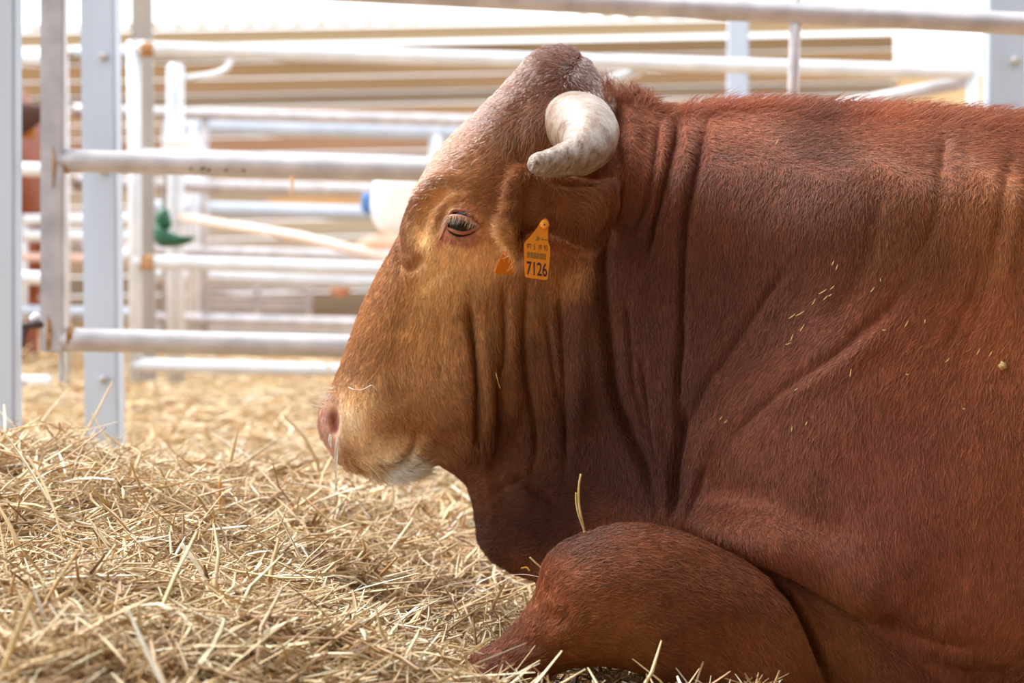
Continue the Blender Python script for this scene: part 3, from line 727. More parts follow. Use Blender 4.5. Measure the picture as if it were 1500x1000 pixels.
def inside_bull(p, marg=0.0):
    ix = np.clip(np.searchsorted(xs, p[:, 0]), 0, len(xs)-1); iy = np.clip(np.searchsorted(ys, p[:, 1]), 0, len(ys)-1); iz = np.clip(np.searchsorted(zs, p[:, 2]), 0, len(zs)-1)
    i = (p[:, 0] > xs[0]) & (p[:, 0] < xs[-1]) & (p[:, 1] > ys[0]) & (p[:, 1] < ys[-1]) & (p[:, 2] < zs[-1]) & (p[:, 2] > zs[0])
    return i & (fgrid[ix, iy, iz] < marg)
M_bed = mat('straw_bed', (158,126,82), rough=.9, noise=(55, .5, 1.4, (1, .5, 1)), bump=(90, 1.0))
gx = np.concatenate([np.linspace(-14, -2, 30), np.linspace(-1.9, 2, 140), np.linspace(2.1, 14, 30)]); gy = np.concatenate([np.linspace(-11, -2.6, 12), np.linspace(-2.5, 2, 150), np.linspace(2.1, 20, 60)])
GX, GY = np.meshgrid(gx, gy, indexing='ij'); GZ = gh(GX, GY)-.006
n1, n2 = GX.shape; I = np.arange(n1*n2).reshape(n1, n2)
Qg = np.stack([I[:-1, :-1], I[1:, :-1], I[1:, 1:], I[:-1, 1:]], -1).reshape(-1, 4)
floor = mesh_np('floor', np.stack([GX, GY, GZ], -1).reshape(-1, 3), Qg, M_bed); floor['kind'] = 'structure'

M_straw = mat('straw', (214,178,122), rough=.45, spec=.45, attr='col', noise=(35, .86, 1.1, (1, 1, 1)))
PAL = np.array([s2l(c) for c in [(238,212,160),(226,192,134),(206,166,106),(244,228,190),(186,142,86),(214,172,112),(250,240,216),(150,106,60),(226,202,150),(200,146,82)]])
PW = np.array([3, 3, 3, 2.2, 2, 2.5, .9, 1.2, 2.5, 1.2]); PW /= PW.sum()
BED = []
def straws(name, N, sx, sy, Lr, wr, seed, lay=.035, steep=.16, mat_=None, dens=None, curl=.25, sag=True, palw=None):
    r = np.random.default_rng(seed)
    if dens is None: x = r.uniform(*sx, N); y = r.uniform(*sy, N)
    else: x, y = dens(r, N)
    N = len(x)
    base = gh(x, y); az = r.uniform(0, 2*math.pi, N)+.0; el = r.normal(0, steep, N); spike = r.random(N) < .010; el = np.where(spike, r.uniform(.3, 1.1, N), el)
    L = np.exp(r.uniform(math.log(Lr[0]), math.log(Lr[1]), N)); wd = np.exp(r.uniform(math.log(wr[0]), math.log(wr[1]), N))
    L = np.minimum(L, wd*60+.03)
    c = np.stack([x, y, base+r.uniform(0, 1, N)**1.3*lay+.002+np.where(spike, L*np.sin(el)*.35, 0)], 1)
    d = np.stack([np.cos(az)*np.cos(el), np.sin(az)*np.cos(el), np.sin(el)], 1)
    s = np.cross(d, [0, 0, 1.]); s /= np.linalg.norm(s, axis=1)[:, None]; up = np.cross(s, d)
    cv = r.normal(0, curl, N); cz = r.normal(-.08, curl*.5, N); roll = r.uniform(0, 6.28, N)
    V_ = np.empty((N, 4, 3, 3), np.float32)
    keep = np.ones(N, bool)
    for k in range(4):
        t = k/3-.5; cen = c+d*(t*L)[:, None]+s*((t*t-.1)*cv*L)[:, None]+up*((t*t-.1)*cz*L)[:, None]
        g = gh(cen[:, 0], cen[:, 1])+.001; cen[:, 2] = np.maximum(cen[:, 2], g-.004)
        keep &= ~inside_bull(cen, .004)
        tw = (.5 if k in (0, 3) else 1.0)
        for j in range(3):
            a = roll+j*2.094
            V_[:, k, j] = cen+(s*(np.cos(a)*wd*.5*tw)[:, None]+up*(np.sin(a)*wd*.28*tw)[:, None])
    V_ = V_[keep]; n = len(V_); V_ = V_.reshape(-1, 3)
    b0 = (np.arange(n)*12)[:, None]; fc = []
    for k in range(3):
        for j in range(3): fc.append(b0+np.array([k*3+j, k*3+(j+1) % 3, (k+1)*3+(j+1) % 3, (k+1)*3+j]))
    Fq = np.concatenate(fc).reshape(-1, 4)
    pc = PAL[r.choice(len(PAL), n, p=palw if palw is not None else PW)]*r.uniform(.8, 1.15, n)[:, None]; pc = pc*.86+pc.mean(1)[:, None]*.15
    BED.append((V_, Fq, np.repeat(pc, 12, axis=0)))
def wedge(y0, y1, px0=-120, px1=1620, power=1.0):
    def fn(r, N):
        y = y0+(y1-y0)*r.random(N)**power; d = y-CAM[1]; x = r.uniform((px0-750)/F, (px1-750)/F, N)*d; return x, y
    return fn
straws('a', 30000, None, None, (.025, .17), (.0022, .0085), 21, dens=wedge(-1.35, .9, -80, 1000), lay=.06, steep=.36)
straws('b', 26000, None, None, (.012, .10), (.0007, .0022), 22, dens=wedge(-1.35, .6, -60, 1000), lay=.06, curl=.5, steep=.4)
straws('c', 15000, None, None, (.06, .24), (.0045, .010), 23, dens=wedge(.8, 7.5, -60, 1100, 1.4), lay=.06, steep=.25)
straws('d', 2200, None, None, (.03, .10), (.0020, .0055), 24, dens=lambda r, N: (r.uniform(.05, .30, N), r.uniform(-.76, -.50, N)), lay=.05, steep=.4)
straws('e', 9000, None, None, (.06, .22), (.004, .010), 25, dens=lambda r, N: (lambda x, y: (x[(x < .25) | (y > .6)], y[(x < .25) | (y > .6)]))(r.uniform(-2.2, 2.4, N), r.uniform(-2.3, 2.2, N)), lay=.05, steep=.25)
k0 = np.cumsum([0]+[len(b_[0]) for b_ in BED])
o = mesh_np('straw_bedding', np.concatenate([b_[0] for b_ in BED]), np.concatenate([b_[1]+k for b_, k in zip(BED, k0)]), M_straw, colors=np.concatenate([b_[2] for b_ in BED]))
tag(o, 'loose golden straw bedding covering the pen floor around the bull', 'straw', kind='stuff')

def stalk(pts, wpx, label, rgb=(226,196,128), name='straw_stalk', group=None):
    p = catmull(np.array(pts, float), 6); d = p[:, 2]-CAM[1]
    o = tube(name, PN(p[:, 0], p[:, 1], p[:, 2]), wpx*.5*d/F*np.linspace(1, .8, len(p)), mat(name, rgb, rough=.45, noise=(60, .8, 1.1)), None, 8, .6)
    return tag(o, label, 'straw stalk', group)
def skin(px, py, off=.004):
    p, n = surf(px, py); return p[1]-off
stalk([(857,781,-.40),(852,760,-.40),(848,735,-.40),(848,712,-.40),(851,694,-.40)], 3.6, 'longer straw stalk standing upright behind the folded knee')
stalk([(856,776,-.405),(848,755,-.405),(844,735,-.405),(844,721,-.405)], 3.2, 'shorter straw stalk leaning beside the taller one behind the knee', (206,180,120))
stalk([(800,838,-.36),(788,827,-.36),(776,816,-.36)], 4.6, 'short pale straw poking out between dewlap and knee', (230,206,150))
stalk([(625,868,-.18),(660,856,-.20),(710,848,-.26),(760,841,-.30),(792,845,-.32)], 1.6, 'very thin pale stem lying across under the dewlap', (220,190,180))
stalk([(764,832,-.16),(772,831,-.165),(776,836,-.17)], 4, 'tiny ochre straw scrap stuck under the dewlap', (206,150,50))
yw = skin(530, 570)
stalk([(511,567,skin(513, 567)),(518,570,yw),(527,571,yw),(536,568,yw),(544,564,yw-.002),(549,567,yw),(552,572,yw)], 1.7, 'thin white curled wisp stuck on top of the muzzle', (236,222,206), 'straw_wisp')
stalk([(266,797,-.55),(285,822,-.56),(302,850,-.57),(318,876,-.58),(327,895,-.60)], 9, 'broad bleached straw blade sloping down in the left foreground', (246,234,206))
stalk([(40,668,-.2),(62,705,-.22),(80,748,-.25),(93,800,-.28)], 5, 'long straw bent down over the left mound', (232,204,150))
stalk([(70,690,.1),(100,668,.12),(155,626,.14)], 3.5, 'thin straw sticking up in front of the pale blue post', (196,150,104))
stalk([(322,700,.2),(322,760,.18),(321,806,.16)], 5, 'upright amber stem at the middle of the bedding', (210,150,76))
stalk([(5,980,-1.3),(28,920,-1.3),(48,870,-1.3)], 9, 'wide flat straw blade in the lower left corner', (226,196,140))
stalk([(427,258,1.70),(428,272,1.70),(426,288,1.70)], 4, 'single orange straw hanging over the middle gate rail', (236,186,120))
# scraps stuck in the coat
bits = [(1160,463,8,-35),(1172,459,10,-30),(1192,442,7,-60),(1205,427,9,-30),(1219,421,5,-40),(1160,494,7,-70),(1155,503,6,-20),(1175,480,8,-60),(1209,436,6,-45),(1290,410,4,80),(1278,424,6,-50),(1220,385,5,-60),(1226,391,6,-70),(1246,546,8,-80),(1295,483,4,0),(1328,474,7,-60),(1355,470,4,-80),
        (1388,527,6,-45),(1433,515,7,-60),(1451,518,6,-60),(1166,570,4,-40),(1181,620,4,-70),(1160,628,5,-80),(1329,548,3,0),(1056,612,4,-50),(1063,617,4,-50),(1138,208,6,-60),(728,552,9,75),(731,563,8,70),(1216,432,4,-30),(1412,598,3,0)]
bm_v = []; bm_f = []; 
for px, py, Lp, an in bits:
    try: y_ = skin(px, py, .003)
    except Exception: continue
    a = math.radians(an); dx, dy = math.cos(a)*Lp*.75, math.sin(a)*Lp*.75
    vv, ff = tube_np(PN([px-dx, px, px+dx], [py-dy, py+.6, py+dy], y_), np.array([.0004, .0009, .0004]), 5)
    k0 = len(bm_v); bm_v += [tuple(q) for q in vv]; bm_f += [tuple(i+k0 for i in q) for q in ff]
me = bpy.data.meshes.new('chaff'); me.from_pydata(bm_v, [], bm_f); me.materials.append(mat('chaff', (214,184,110), rough=.5)); o = bpy.data.objects.new('chaff', me); C.objects.link(o)
tag(o, 'flecks of straw chaff caught in the hair of the shoulder', 'chaff', kind='stuff')
p_, n_ = surf(1466, 531); bm = bmesh.new(); bmesh.ops.create_icosphere(bm, subdivisions=3, radius=.0052)
for q in bm.verts: q.co = Vector(p_+n_*.003)+q.co*(1+.2*math.sin(q.co.x*900+q.co.z*700))
tag(bm_obj('straw_clod', bm, mat('clod', (206,176,120), rough=.9, bump=(400, .8)), None, True), 'small pale crumb stuck on the shoulder hide near the right edge', 'crumb')
# ------------------------------------------------------------------ pens behind
M_galv = mat('galvanised_pipe', (202,198,202), rough=.45, metal=.35, noise=(14, .78, 1.08, (1, 1, 1)), bump=(60, .15))
M_post = mat('galvanised_post', (192,203,220), rough=.5, metal=.25, noise=(6, .9, 1.05, (1, 1, .2)))
M_white = mat('pale_pipe', (220,224,232), rough=.35, metal=.1, noise=(10, .88, 1.05))
M_taupe = mat('taupe_post', (158,150,144), rough=.6, noise=(5, .9, 1.06))
M_rust = mat('rust', (150,96,52), rough=.85, c2=(196,160,120), noise=(60, .8, 1.2))
M_dark = mat('rusty_iron', (70,52,46), rough=.6)
def panel(name, label, cat, Y, base, rails, posts, dia, m, ym=0.0, extra=None, group=None):
    """rails: (x0,y0,x1,y1) in photo pixels on plane Y; posts: (x,y0,x2,y1)"""
    e = empty(name, Vector((P(base[0], base[1], Y)[0], Y, 0)), label, cat, group)
    for rr in rails:
        x0, y0, x1, y1 = rr[:4]; r_ = (rr[4] if len(rr) > 4 else dia)/2*(Y-CAM[1])/F
        a, b = PV(x0, y0, Y), PV(x1, y1, Y+ym)
        mid = [a.lerp(b, t) for t in (0, .02, .25, .5, .75, .98, 1)]
        tube('rail', mid, np.array([1.12, 1, 1, 1, 1, 1, 1.12])*r_, rr[5] if len(rr) > 5 else m, e, 16)
    for rr in posts:
        x0, y0, x1, y1 = rr[:4]; r_ = (rr[4] if len(rr) > 4 else dia)/2*(Y-CAM[1])/F
        tube('upright', [PV(x0, y0, Y), PV((x0+x1)/2, (y0+y1)/2, Y), PV(x1, y1, Y)], r_, rr[5] if len(rr) > 5 else m, e, 16)
    return e
# near gate
GY_ = 1.75
g = panel('pen_gate', 'grey galvanised pipe gate with a rusty lower corner, directly behind the bull', 'gate', GY_, (80,600),
      [(80,-35,1900,55,33),(88,235,1900,283,33),(88,497,1900,540,34)], [(1167,-40,1158,262,17),(1900,40,1900,560,33)], 33, M_galv)
adopt(beam('frame_upright', PV(79, -60, GY_), PV(79, 515, GY_), .050, .050, M_galv), g)
adopt(beam('edge_strip', PV(91.5, -60, GY_+.03), PV(91.5, 560, GY_+.03), .012, .03, M_white), g)
for (cx, cy, wx, hy) in [(97,236,7,18),(101,496,8,19)]:
    tube('weld_collar', [PV(cx-wx, cy, GY_), PV(cx, cy, GY_), PV(cx+wx, cy+.5, GY_)], np.array([.5, 1, .93])*hy*5.15/F, M_rust, g, 16)
for k in range(2):
    tube('rust_streak', [PV(70+k*3, 462+k*6, GY_-.026), PV(71+k*2, 490, GY_-.027), PV(70, 512, GY_-.026)], np.array([.001, .005, .004]), M_rust, g, 8)
tube('rust_streak', [PV(77, 215, GY_-.026), PV(79, 240, GY_-.027), PV(78, 275, GY_-.026)], np.array([.001, .004, .001]), M_rust, g, 8)
for (cx, cy, L_) in [(297,247,8),(306,249,5),(331,249,4),(357,250,4),(280,248,3)]:
    tube('scuff_mark', [PV(cx-L_/2, cy+1.5, GY_-.0235), PV(cx, cy, GY_-.0240), PV(cx+L_/2, cy-1.5, GY_-.0235)], np.array([.001, .003, .001]), M_dark, g, 6)
lt = empty('gate_latch', PV(38, 476, GY_-.02), 'dark rusty latch bar with a drooping hook at the left gate corner', 'latch')
tube('latch_bar', [PV(14, 479, GY_-.02), PV(38, 477, GY_-.02), PV(64, 475, GY_-.02)], .0075, M_dark, lt, 10)
tube('hook', [PV(40, 478, GY_-.02), PV(36, 488, GY_-.02), PV(33, 500, GY_-.02), PV(33, 509, GY_-.02)], np.array([.006, .006, .005, .004]), M_dark, lt, 10)
tube('bolt_head', [PV(44, 468, GY_-.01), PV(52, 465, GY_-.01), PV(58, 466, GY_-.01)], np.array([.006, .012, .010]), M_white, lt, 10)
# posts
def post(label, x0, y0, x1, y1, wpx, Y, m, depth=.06, name='steel_post', group=None, flange=True):
    e = empty(name, Vector((P(x1, y1, Y)[0], Y, 0)), label, 'post', group)
    w_ = wpx*(Y-CAM[1])/F
    adopt(beam('web', PV(x0, y0, Y), PV(x1, y1, Y), w_, .012, m), e)
    for s in (-.5, .5):
        o_ = w_*s*.94
        adopt(beam('flange', PV(x0, y0, Y)+Vector((o_, depth/2, 0)), PV(x1, y1, Y)+Vector((o_, depth/2, 0)), w_*.10, depth, m, None, .003), e)
    return e
post('grey square steel post cut by the left edge of the photo', -6, -60, -6, 735, 54, 1.5, M_post, .07)
beam_e = bpy.data.objects[-1] if False else None
pst = post('light blue-grey channel post left of the white gate upright, foot in the straw', 142, -60, 150, 722, 48, 2.15, M_post, .09)
for cy in (82, 250, 555): tube('bolt', [PV(151, cy, 2.145), PV(151, cy, 2.13)], .010, M_galv, pst, 8)
pst = post('light blue-grey channel post at the right edge above the bull back', 1478, -60, 1470, 560, 52, 2.9, M_post, .09)
for cy in (88,): tube('bolt', [PV(1487, cy, 2.895), PV(1487, cy, 2.88)], .012, M_galv, pst, 8)
post('taupe steel post behind the left end of the white gate', 205, -60, 212, 560, 26, 5.3, M_taupe, .08)
post('grey-blue steel post rising behind the bull neck to the top rail', 1083, -60, 1080, 560, 28, 5.3, M_post, .08)
# middle gates (white pipes)
MY = 4.7
panel('white_gate', 'long white pipe gate in the middle distance behind the head', 'gate', MY, (200,600),
      [(196,71,1425,106,22),(196,228,1425,262,20),(196,383,1425,420,21),(196,534,1425,566,20)], [(196,60,199,560,20),(1425,98,1425,560,18)], 21, M_white)
for cy in (72, 384): tube('rust_collar', [PV(207, cy, MY-.003), PV(214, cy, MY-.003), PV(226, cy+.5, MY-.003)], np.array([.026, .027, .025]), M_rust, bpy.data.objects['white_gate'], 16)
panel('white_gate', 'white pipe gate filling the gap between the two left posts', 'gate', MY+.1, (0,600),
      [(-420,78,96,88,20),(-420,238,96,249,20),(-420,396,96,408,20),(-420,550,74,561,22)], [(93,80,97,565,14),(-420,70,-420,570,20)], 20, M_white)
tube('hinge_loop', [PV(172, 390, MY), PV(176, 378, MY), PV(186, 372, MY), PV(196, 374, MY)], .02, M_white, bpy.data.objects['white_gate'], 10)
# hanging things near the gate end
M_green = mat('green_plastic', (16,84,56), rough=.45, bump=(20, .5))
gb = empty('green_halter_bag', PV(245, 345, MY+.2), 'dark green bag hanging from the rail beside the white gate upright', 'bag')
def blob(name, pts, Y, th, m, parent, pw=.6):
    """lens-like solid from an outline with rounded thickness"""
    p = catmull(pts, 4, True); cx, cy = p.mean(0); V_ = []; n = len(p); rings = [(1, 0), (.94, .45), (.75, .8), (.4, .97)]
    for s, t in rings:
        for q in p: V_.append(PV(cx+(q[0]-cx)*s, cy+(q[1]-cy)*s, Y-th*t))
    V_.append(PV(cx, cy, Y-th)); nf = len(V_)
    for s, t in rings:
        for q in p: V_.append(PV(cx+(q[0]-cx)*s, cy+(q[1]-cy)*s, Y+th*t))
    V_.append(PV(cx, cy, Y+th)); Fc = []
    for h, o0 in ((0, 0), (1, nf)):
        for k in range(3):
            for i in range(n):
                a = o0+k*n+i; b_ = o0+k*n+(i+1) % n; f_ = (a, b_, b_+n, a+n); Fc.append(f_ if h == 0 else f_[::-1])
        for i in range(n): f_ = (o0+3*n+i, o0+3*n+(i+1) % n, o0+4*n); Fc.append(f_ if h == 0 else f_[::-1])
    for i in range(n): Fc.append((i, nf+i, nf+(i+1) % n, (i+1) % n))
    me = bpy.data.meshes.new(name); me.from_pydata([tuple(q) for q in V_], [], Fc); me.update()
    bm = bmesh.new(); bm.from_mesh(me); bmesh.ops.remove_doubles(bm, verts=bm.verts[:], dist=1e-5); bmesh.ops.recalc_face_normals(bm, faces=bm.faces[:])
    o = bm_obj(name, bm, m, None, True)
    if parent: adopt(o, parent)
    return o
blob('bag_top', [(238,302),(246,306),(250,318),(252,330),(244,338),(232,338),(226,328),(228,312)], MY+.2, .05, M_green, gb)
blob('bag_body', [(226,328),(240,334),(252,340),(266,345),(286,346),(280,354),(266,360),(248,362),(232,360),(224,348)], MY+.2, .07, M_green, gb)
tube('strap', [PV(243, 232, MY+.02), PV(243, 280, MY+.1), PV(241, 304, MY+.2)], .006, M_taupe, gb, 6)
WY = 5.6
wp = empty('water_pipe', PV(258, 560, WY), 'thick white standpipe with a curved side branch, beside the taupe post', 'pipe')
tube('pipe_body', [PV(257, 92, WY), PV(257, 100, WY), PV(257, 330, WY), PV(258, 560, WY)], np.array([.02, .034, .034, .034]), M_white, wp, 20)
tube('pipe_branch', [Vector(q) for q in PN(*catmull(np.array([(262,118),(275,114),(300,111),(322,106),(334,98),(338,84)], float), 5).T, WY)], .012, M_white, wp, 12)
bm = bmesh.new(); bmesh.ops.create_cube(bm, size=1); bmesh.ops.scale(bm, vec=(.12, .10, .10), verts=bm.verts[:]); bmesh.ops.bevel(bm, geom=bm.edges[:], offset=.012, segments=3, affect='EDGES')
bmesh.ops.translate(bm, vec=PV(267, 219, WY-.02), verts=bm.verts[:]); tag(bm_obj('junction_box', bm, mat('white_box', (240,240,240), rough=.4)), 'small white box mounted on the white standpipe', 'box')
# far pens
FA = 8.6
panel('far_pen_panel', 'distant pale pipe panel, uppermost rail just below the timber boards', 'fence', FA, (400,520),
      [(108,162,1420,196,18),(108,268,1420,300,20),(108,364,1420,400,19),(108,463,1420,497,18)], [(243,160,243,500,12),(300,164,300,500,12),(700,170,700,500,14),(1240,180,1240,500,14)], 14, M_galv)
FB = 9.6
panel('far_pen_panel', 'distant lavender-white pipe panel behind the other far one', 'fence', FB, (400,520),
      [(108,76,1420,104,15,M_post),(240,184,1420,210,25,M_post),(210,304,1420,334,22,M_post),(205,402,1420,440,20,M_white),(205,476,1420,505,20,M_white)], [(640,178,640,500,24,M_white),(284,180,286,500,26,M_white),(1000,180,1000,500,18,M_white)], 16, M_white)
panel('near_side_rail', 'short white rails beyond the left posts, in front of the brown cow', 'fence', 6.6, (0,520),
      [(34,322,200,320,16),(34,345,200,346,18),(24,376,200,380,13,mat('pink_rail', (222,190,178), rough=.5)),(20,455,205,458,16,M_post)], [(36,316,36,470,10),(200,316,202,470,10)], 16, M_white)
o = tube('slanting_pipe', [PV(264, 318, 5.58), PV(440, 347, 5.2), PV(640, 396, 4.74)], .019, mat('pinkish_pipe', (232,212,200), rough=.5)); tag(o, 'slanting pinkish-white pipe running down towards the bull forehead', 'pipe')
o = tube('diagonal_brace', [PV(1088, 180, 5.26), PV(1250, 152, 5.0), PV(1424, 118, 4.74)], .024, M_galv); tag(o, 'grey brace rising to the right above the bull back', 'pipe')
o = tube('curved_rail_end', [Vector(q) for q in PN(*catmull(np.array([(884,130),(893,119),(908,114),(930,106),(950,94)], float), 5).T, 4.74)], .018, M_white); tag(o, 'short curved white pipe end just behind the poll', 'pipe')
# grey slatted barrier, box, white barrel
sb = empty('slatted_barrier', Vector((P(380, 450, 10.4)[0], 10.4, 0)), 'grey slatted barrier low in the far pen', 'barrier')
for k in range(4): adopt(beam('slat', PV(298, 422+k*9.5, 10.4), PV(455, 425+k*9.5, 10.4), .022, .03, M_galv, None, .003), sb)
for x_ in (300, 377, 453): adopt(beam('stile', PV(x_, 415, 10.43), PV(x_, 500, 10.43), .03, .03, M_galv, None, .003), sb)
bm = bmesh.new(); bmesh.ops.create_cube(bm, size=1); c0, c1 = PV(396, 322, 9.82), PV(526, 288, 9.82)
bmesh.ops.scale(bm, vec=(c1.x-c0.x, .35, abs(c1.z-c0.z)), verts=bm.verts[:]); bmesh.ops.bevel(bm, geom=bm.edges[:], offset=.01, segments=2, affect='EDGES'); bmesh.ops.translate(bm, vec=(c0+c1)/2, verts=bm.verts[:])
tag(bm_obj('board', bm, mat('tan_board', (206,160,104), rough=.7, noise=(4, .9, 1.08))), 'flat tan board framed between two far rails', 'board')
br = empty('white_sack', PV(580, 345, 4.86), 'bright white sack hanging behind the bull forehead', 'sack')
blob('sack_body', [(545,280),(556,250),(600,246),(640,248),(650,300),(640,335),(600,345),(565,342),(550,330),(541,305)], 4.86, .10, mat('white_cloth', (245,245,243), rough=.8), br)
blob('blue_corner', [(530,286),(540,282),(548,296),(548,312),(538,314),(529,305)], 4.86, .03, mat('blue_cloth', (90,130,190), rough=.8), br)

# ------------------------------------------------------------------ far timber stand, boards one by one
WBY = 14.0
bands = [(70,92,(178,165,144)),(92,116,(190,165,132)),(116,139,(183,155,122)),(139,158,(149,134,116)),(158,180,(189,156,122)),(180,202,(170,145,120)),(202,226,(169,132,106)),(226,250,(155,127,106)),(250,275,(176,156,135)),(275,300,(174,155,133)),(300,325,(164,146,128)),(325,350,(182,165,141)),(350,376,(178,159,139)),(376,402,(162,137,113)),(402,430,(137,117,98)),(430,460,(137,114,91)),(460,500,(144,117,89))]
tw = empty('timber_wall', Vector((0, WBY, 0)), 'blurred wall of tan and brown horizontal boards far behind the pens', 'wall')
mats = {}
for a, b_, c_ in bands:
    p0, p1 = P(300, a+.8, WBY), P(300, b_-.8, WBY); slope = 0
    bm = bmesh.new(); bmesh.ops.create_cube(bm, size=1); L_ = 12.0 if a > 92 else 14
    x0 = -7.0; x1 = P(1310, 130, WBY)[0]
    bmesh.ops.scale(bm, vec=(x1-x0, .05, (p0[2]-p1[2])*1.0), verts=bm.verts[:]); bmesh.ops.bevel(bm, geom=bm.edges[:], offset=.006, segments=1, affect='EDGES')
    bmesh.ops.translate(bm, vec=((x0+x1)/2, WBY+random.uniform(-.02, .02), (p0[2]+p1[2])/2), verts=bm.verts[:])
    adopt(bm_obj('plank', bm, mat('plank', c_, rough=.75, noise=(1.5, .86, 1.12, (.4, 1, 6)))), tw)
bm = bmesh.new(); x1 = P(1312, 130, WBY)[0]; x2 = P(1640, 130, WBY)[0]; zt = P(1380, 108, WBY)[2]
bmesh.ops.create_cube(bm, size=1); bmesh.ops.scale(bm, vec=(x2-x1, .1, zt), verts=bm.verts[:]); bmesh.ops.bevel(bm, geom=bm.edges[:], offset=.02, segments=2, affect='EDGES'); bmesh.ops.translate(bm, vec=((x1+x2)/2, WBY, zt/2), verts=bm.verts[:])
tag(bm_obj('cream_panel', bm, mat('cream', (232,204,160), rough=.7, noise=(2, .95, 1.04))), 'cream wall panel at the right end of the boards', 'wall')
# roof edge: fascia and corrugated sheet
fa = empty('shed_roof', Vector((0, WBY-.6, 0)), 'white corrugated shed roof with scalloped edge above the boards', 'roof')
a, b_ = PV(-300, 60, WBY-.6), PV(1440, 87, WBY-.6)
adopt(beam('fascia', Vector((-7, WBY-.6, a.z-.03)), Vector((P(1440, 80, WBY)[0], WBY-.6, a.z-.03)), .09, .05, mat('fascia', (188,172,142), rough=.7), None, .006), fa)
nx = 700; X_ = np.linspace(-7, P(1445, 80, WBY)[0], nx); zt = a.z+.055
Vr = []; 
for j, (yy, dz) in enumerate([(WBY-.75, 0), (WBY+2.5, .30), (WBY+6, .62)]):
    for x_ in X_: Vr.append((x_, yy, zt+dz+.018*math.sin(x_*2*math.pi/.165)))
Vr = np.array(Vr); I = np.arange(3*nx).reshape(3, nx); Qr = np.stack([I[:-1, :-1], I[:-1, 1:], I[1:, 1:], I[1:, :-1]], -1).reshape(-1, 4)
o = mesh_np('corrugated_sheet', Vr, Qr, mat('sheet', (250,249,244), rough=.6)); md = o.modifiers.new('t', 'SOLIDIFY'); md.thickness = .02; adopt(o, fa)

# ------------------------------------------------------------------ other cattle
M_cow = mat('cow_hide', (134,64,34), rough=.6, noise=(8, .8, 1.12)); M_cow2 = mat('cow_hide_pink', (196,144,116), rough=.6, noise=(8, .85, 1.1)); M_cdark = mat('dark_hair', (66,34,20), rough=.7)
def skin_body(name, verts, edges, rad, m, sub=2):
    me = bpy.data.meshes.new(name); me.from_pydata([tuple(q) for q in verts], edges, []); o = bpy.data.objects.new(name, me); C.objects.link(o)
    s = o.modifiers.new('s', 'SKIN'); 
    for i, rr in enumerate(rad): me.skin_vertices[0].data[i].radius = rr if isinstance(rr, tuple) else (rr, rr); me.skin_vertices[0].data[i].use_root = (i == 0)
    s.use_smooth_shade = True
    u_ = o.modifiers.new('u', 'SUBSURF'); u_.levels = sub; u_.render_levels = sub
    dg = bpy.context.evaluated_depsgraph_get(); me2 = bpy.data.meshes.new_from_object(o.evaluated_get(dg)); bpy.data.objects.remove(o)
    for p in me2.polygons: p.use_smooth = True
    me2.materials.clear(); me2.materials.append(m); o = bpy.data.objects.new(name, me2); C.objects.link(o); return o
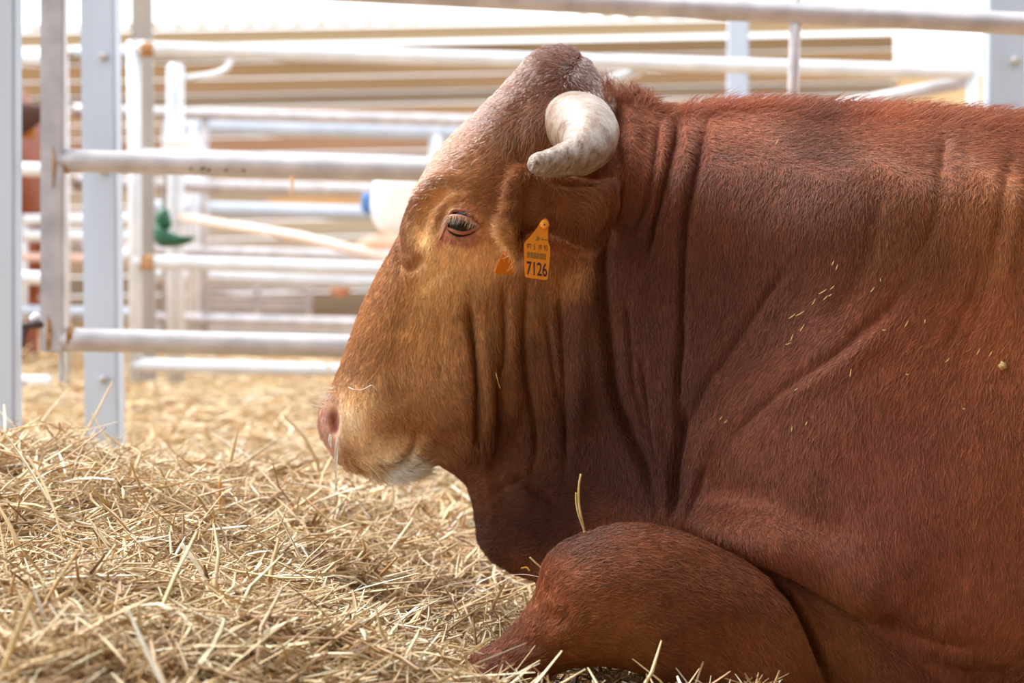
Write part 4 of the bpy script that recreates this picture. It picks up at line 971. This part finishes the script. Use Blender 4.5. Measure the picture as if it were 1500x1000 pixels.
def cattle(x, y, z, rot, m, label, lying=False, ear=True, s=1.0):
    """body along local +X (head end), centred at the shoulder"""
    zb = .42 if lying else 1.0; hd = 1.0 if lying else .3
    v_ = [(-.7, 0, zb), (-.2, 0, zb-.03), (.3, 0, zb), (.55, 0, zb+.05), (.85, 0, zb+.22*hd), (1.02, 0, zb+.26*hd), (1.16, 0, zb+.26*hd-.18), (1.28, 0, zb+.26*hd-.36),
          (-1.15, 0, zb+.05), (-1.35, 0, zb-.02)]
    e_ = [(0, 1), (1, 2), (2, 3), (3, 4), (4, 5), (5, 6), (6, 7), (0, 8), (8, 9)]
    rd = [(.33, .36), (.36, .40), (.34, .40), (.26, .33), (.16, .22), (.14, .15), (.105, .12), (.075, .08), (.28, .30), (.14, .18)]
    def add(par, pts):
        k = par
        for q, rr in pts: v_.append(q); rd.append(rr); e_.append((k, len(v_)-1)); k = len(v_)-1
    for sy in (-1, 1):
        if lying:
            add(3, [((.62, sy*.26, .26), .12), ((.95, sy*.30, .12), .07), ((.72, sy*.34, .06), .05), ((.55, sy*.34, .05), .05)])
            add(8, [((-1.0, sy*.33, .24), .17), ((-.75, sy*.42, .12), .09), ((-.95, sy*.44, .07), .06), ((-.70, sy*.46, .05), .05)])
        else:
            add(3, [((.52, sy*.17, .72), .12), ((.54, sy*.17, .42), .065), ((.52, sy*.17, .12), .05), ((.56, sy*.17, .02), .06)])
            add(8, [((-1.15, sy*.18, .75), .16), ((-1.05, sy*.18, .52), .10), ((-1.24, sy*.18, .40), .06), ((-1.18, sy*.18, .12), .05), ((-1.14, sy*.18, .02), .06)])
    o = skin_body('cow', v_, e_, rd, m); o.location = (x, y, z); o.rotation_euler = (0, 0, rot); o.scale = (s,)*3
    tag(o, label, 'cow')
    for sy in (-1, 1):
        bm = bmesh.new(); bmesh.ops.create_uvsphere(bm, u_segments=16, v_segments=10, radius=1)
        for q in bm.verts:
            t = q.co.y; q.co = Vector((q.co.x*.03+.02*(t*t), t*.11, q.co.z*.065*(1-.35*t*sy)))
        bm.transform(Matrix.Translation((1.0, sy*.22, zb+.26*hd+.01)) @ Matrix.Rotation(sy*.25, 4, 'X')); bm_obj('ear', bm, M_cdark if ear else m, o, True)
        bm = bmesh.new(); bmesh.ops.create_uvsphere(bm, u_segments=12, v_segments=8, radius=.022); bmesh.ops.translate(bm, vec=(1.14, sy*.115, zb+.26*hd-.09), verts=bm.verts[:]); bm_obj('eyeball', bm, M_eye, o, True)
    return o
cp = P(30, 400, 6.9)
cow = cattle(cp[0]-.38, 7.75, -.10, math.radians(-80), M_cow, 'red-brown cow standing behind the left posts, dark ear showing', s=1.1)
cb = PV(42, 190, 6.72); ct = tube('ear_tag', [cb+Vector((0, 0, .035)), cb+Vector((0, -.004, .01)), cb+Vector((0, 0, -.035))], np.array([.008, .026, .028]), mat('dull_tag', (176,110,30), rough=.5), None, 12, .15)
tag(ct, 'dull orange tag in the ear of the cow behind the left posts', 'ear tag')
cp = P(560, 470, 10.2); cattle(cp[0]+.60, 11.4, -.02, math.radians(182), M_cow2, 'pinkish-tan cow lying in the far pen just left of the bull face', lying=True, ear=False, s=.75)
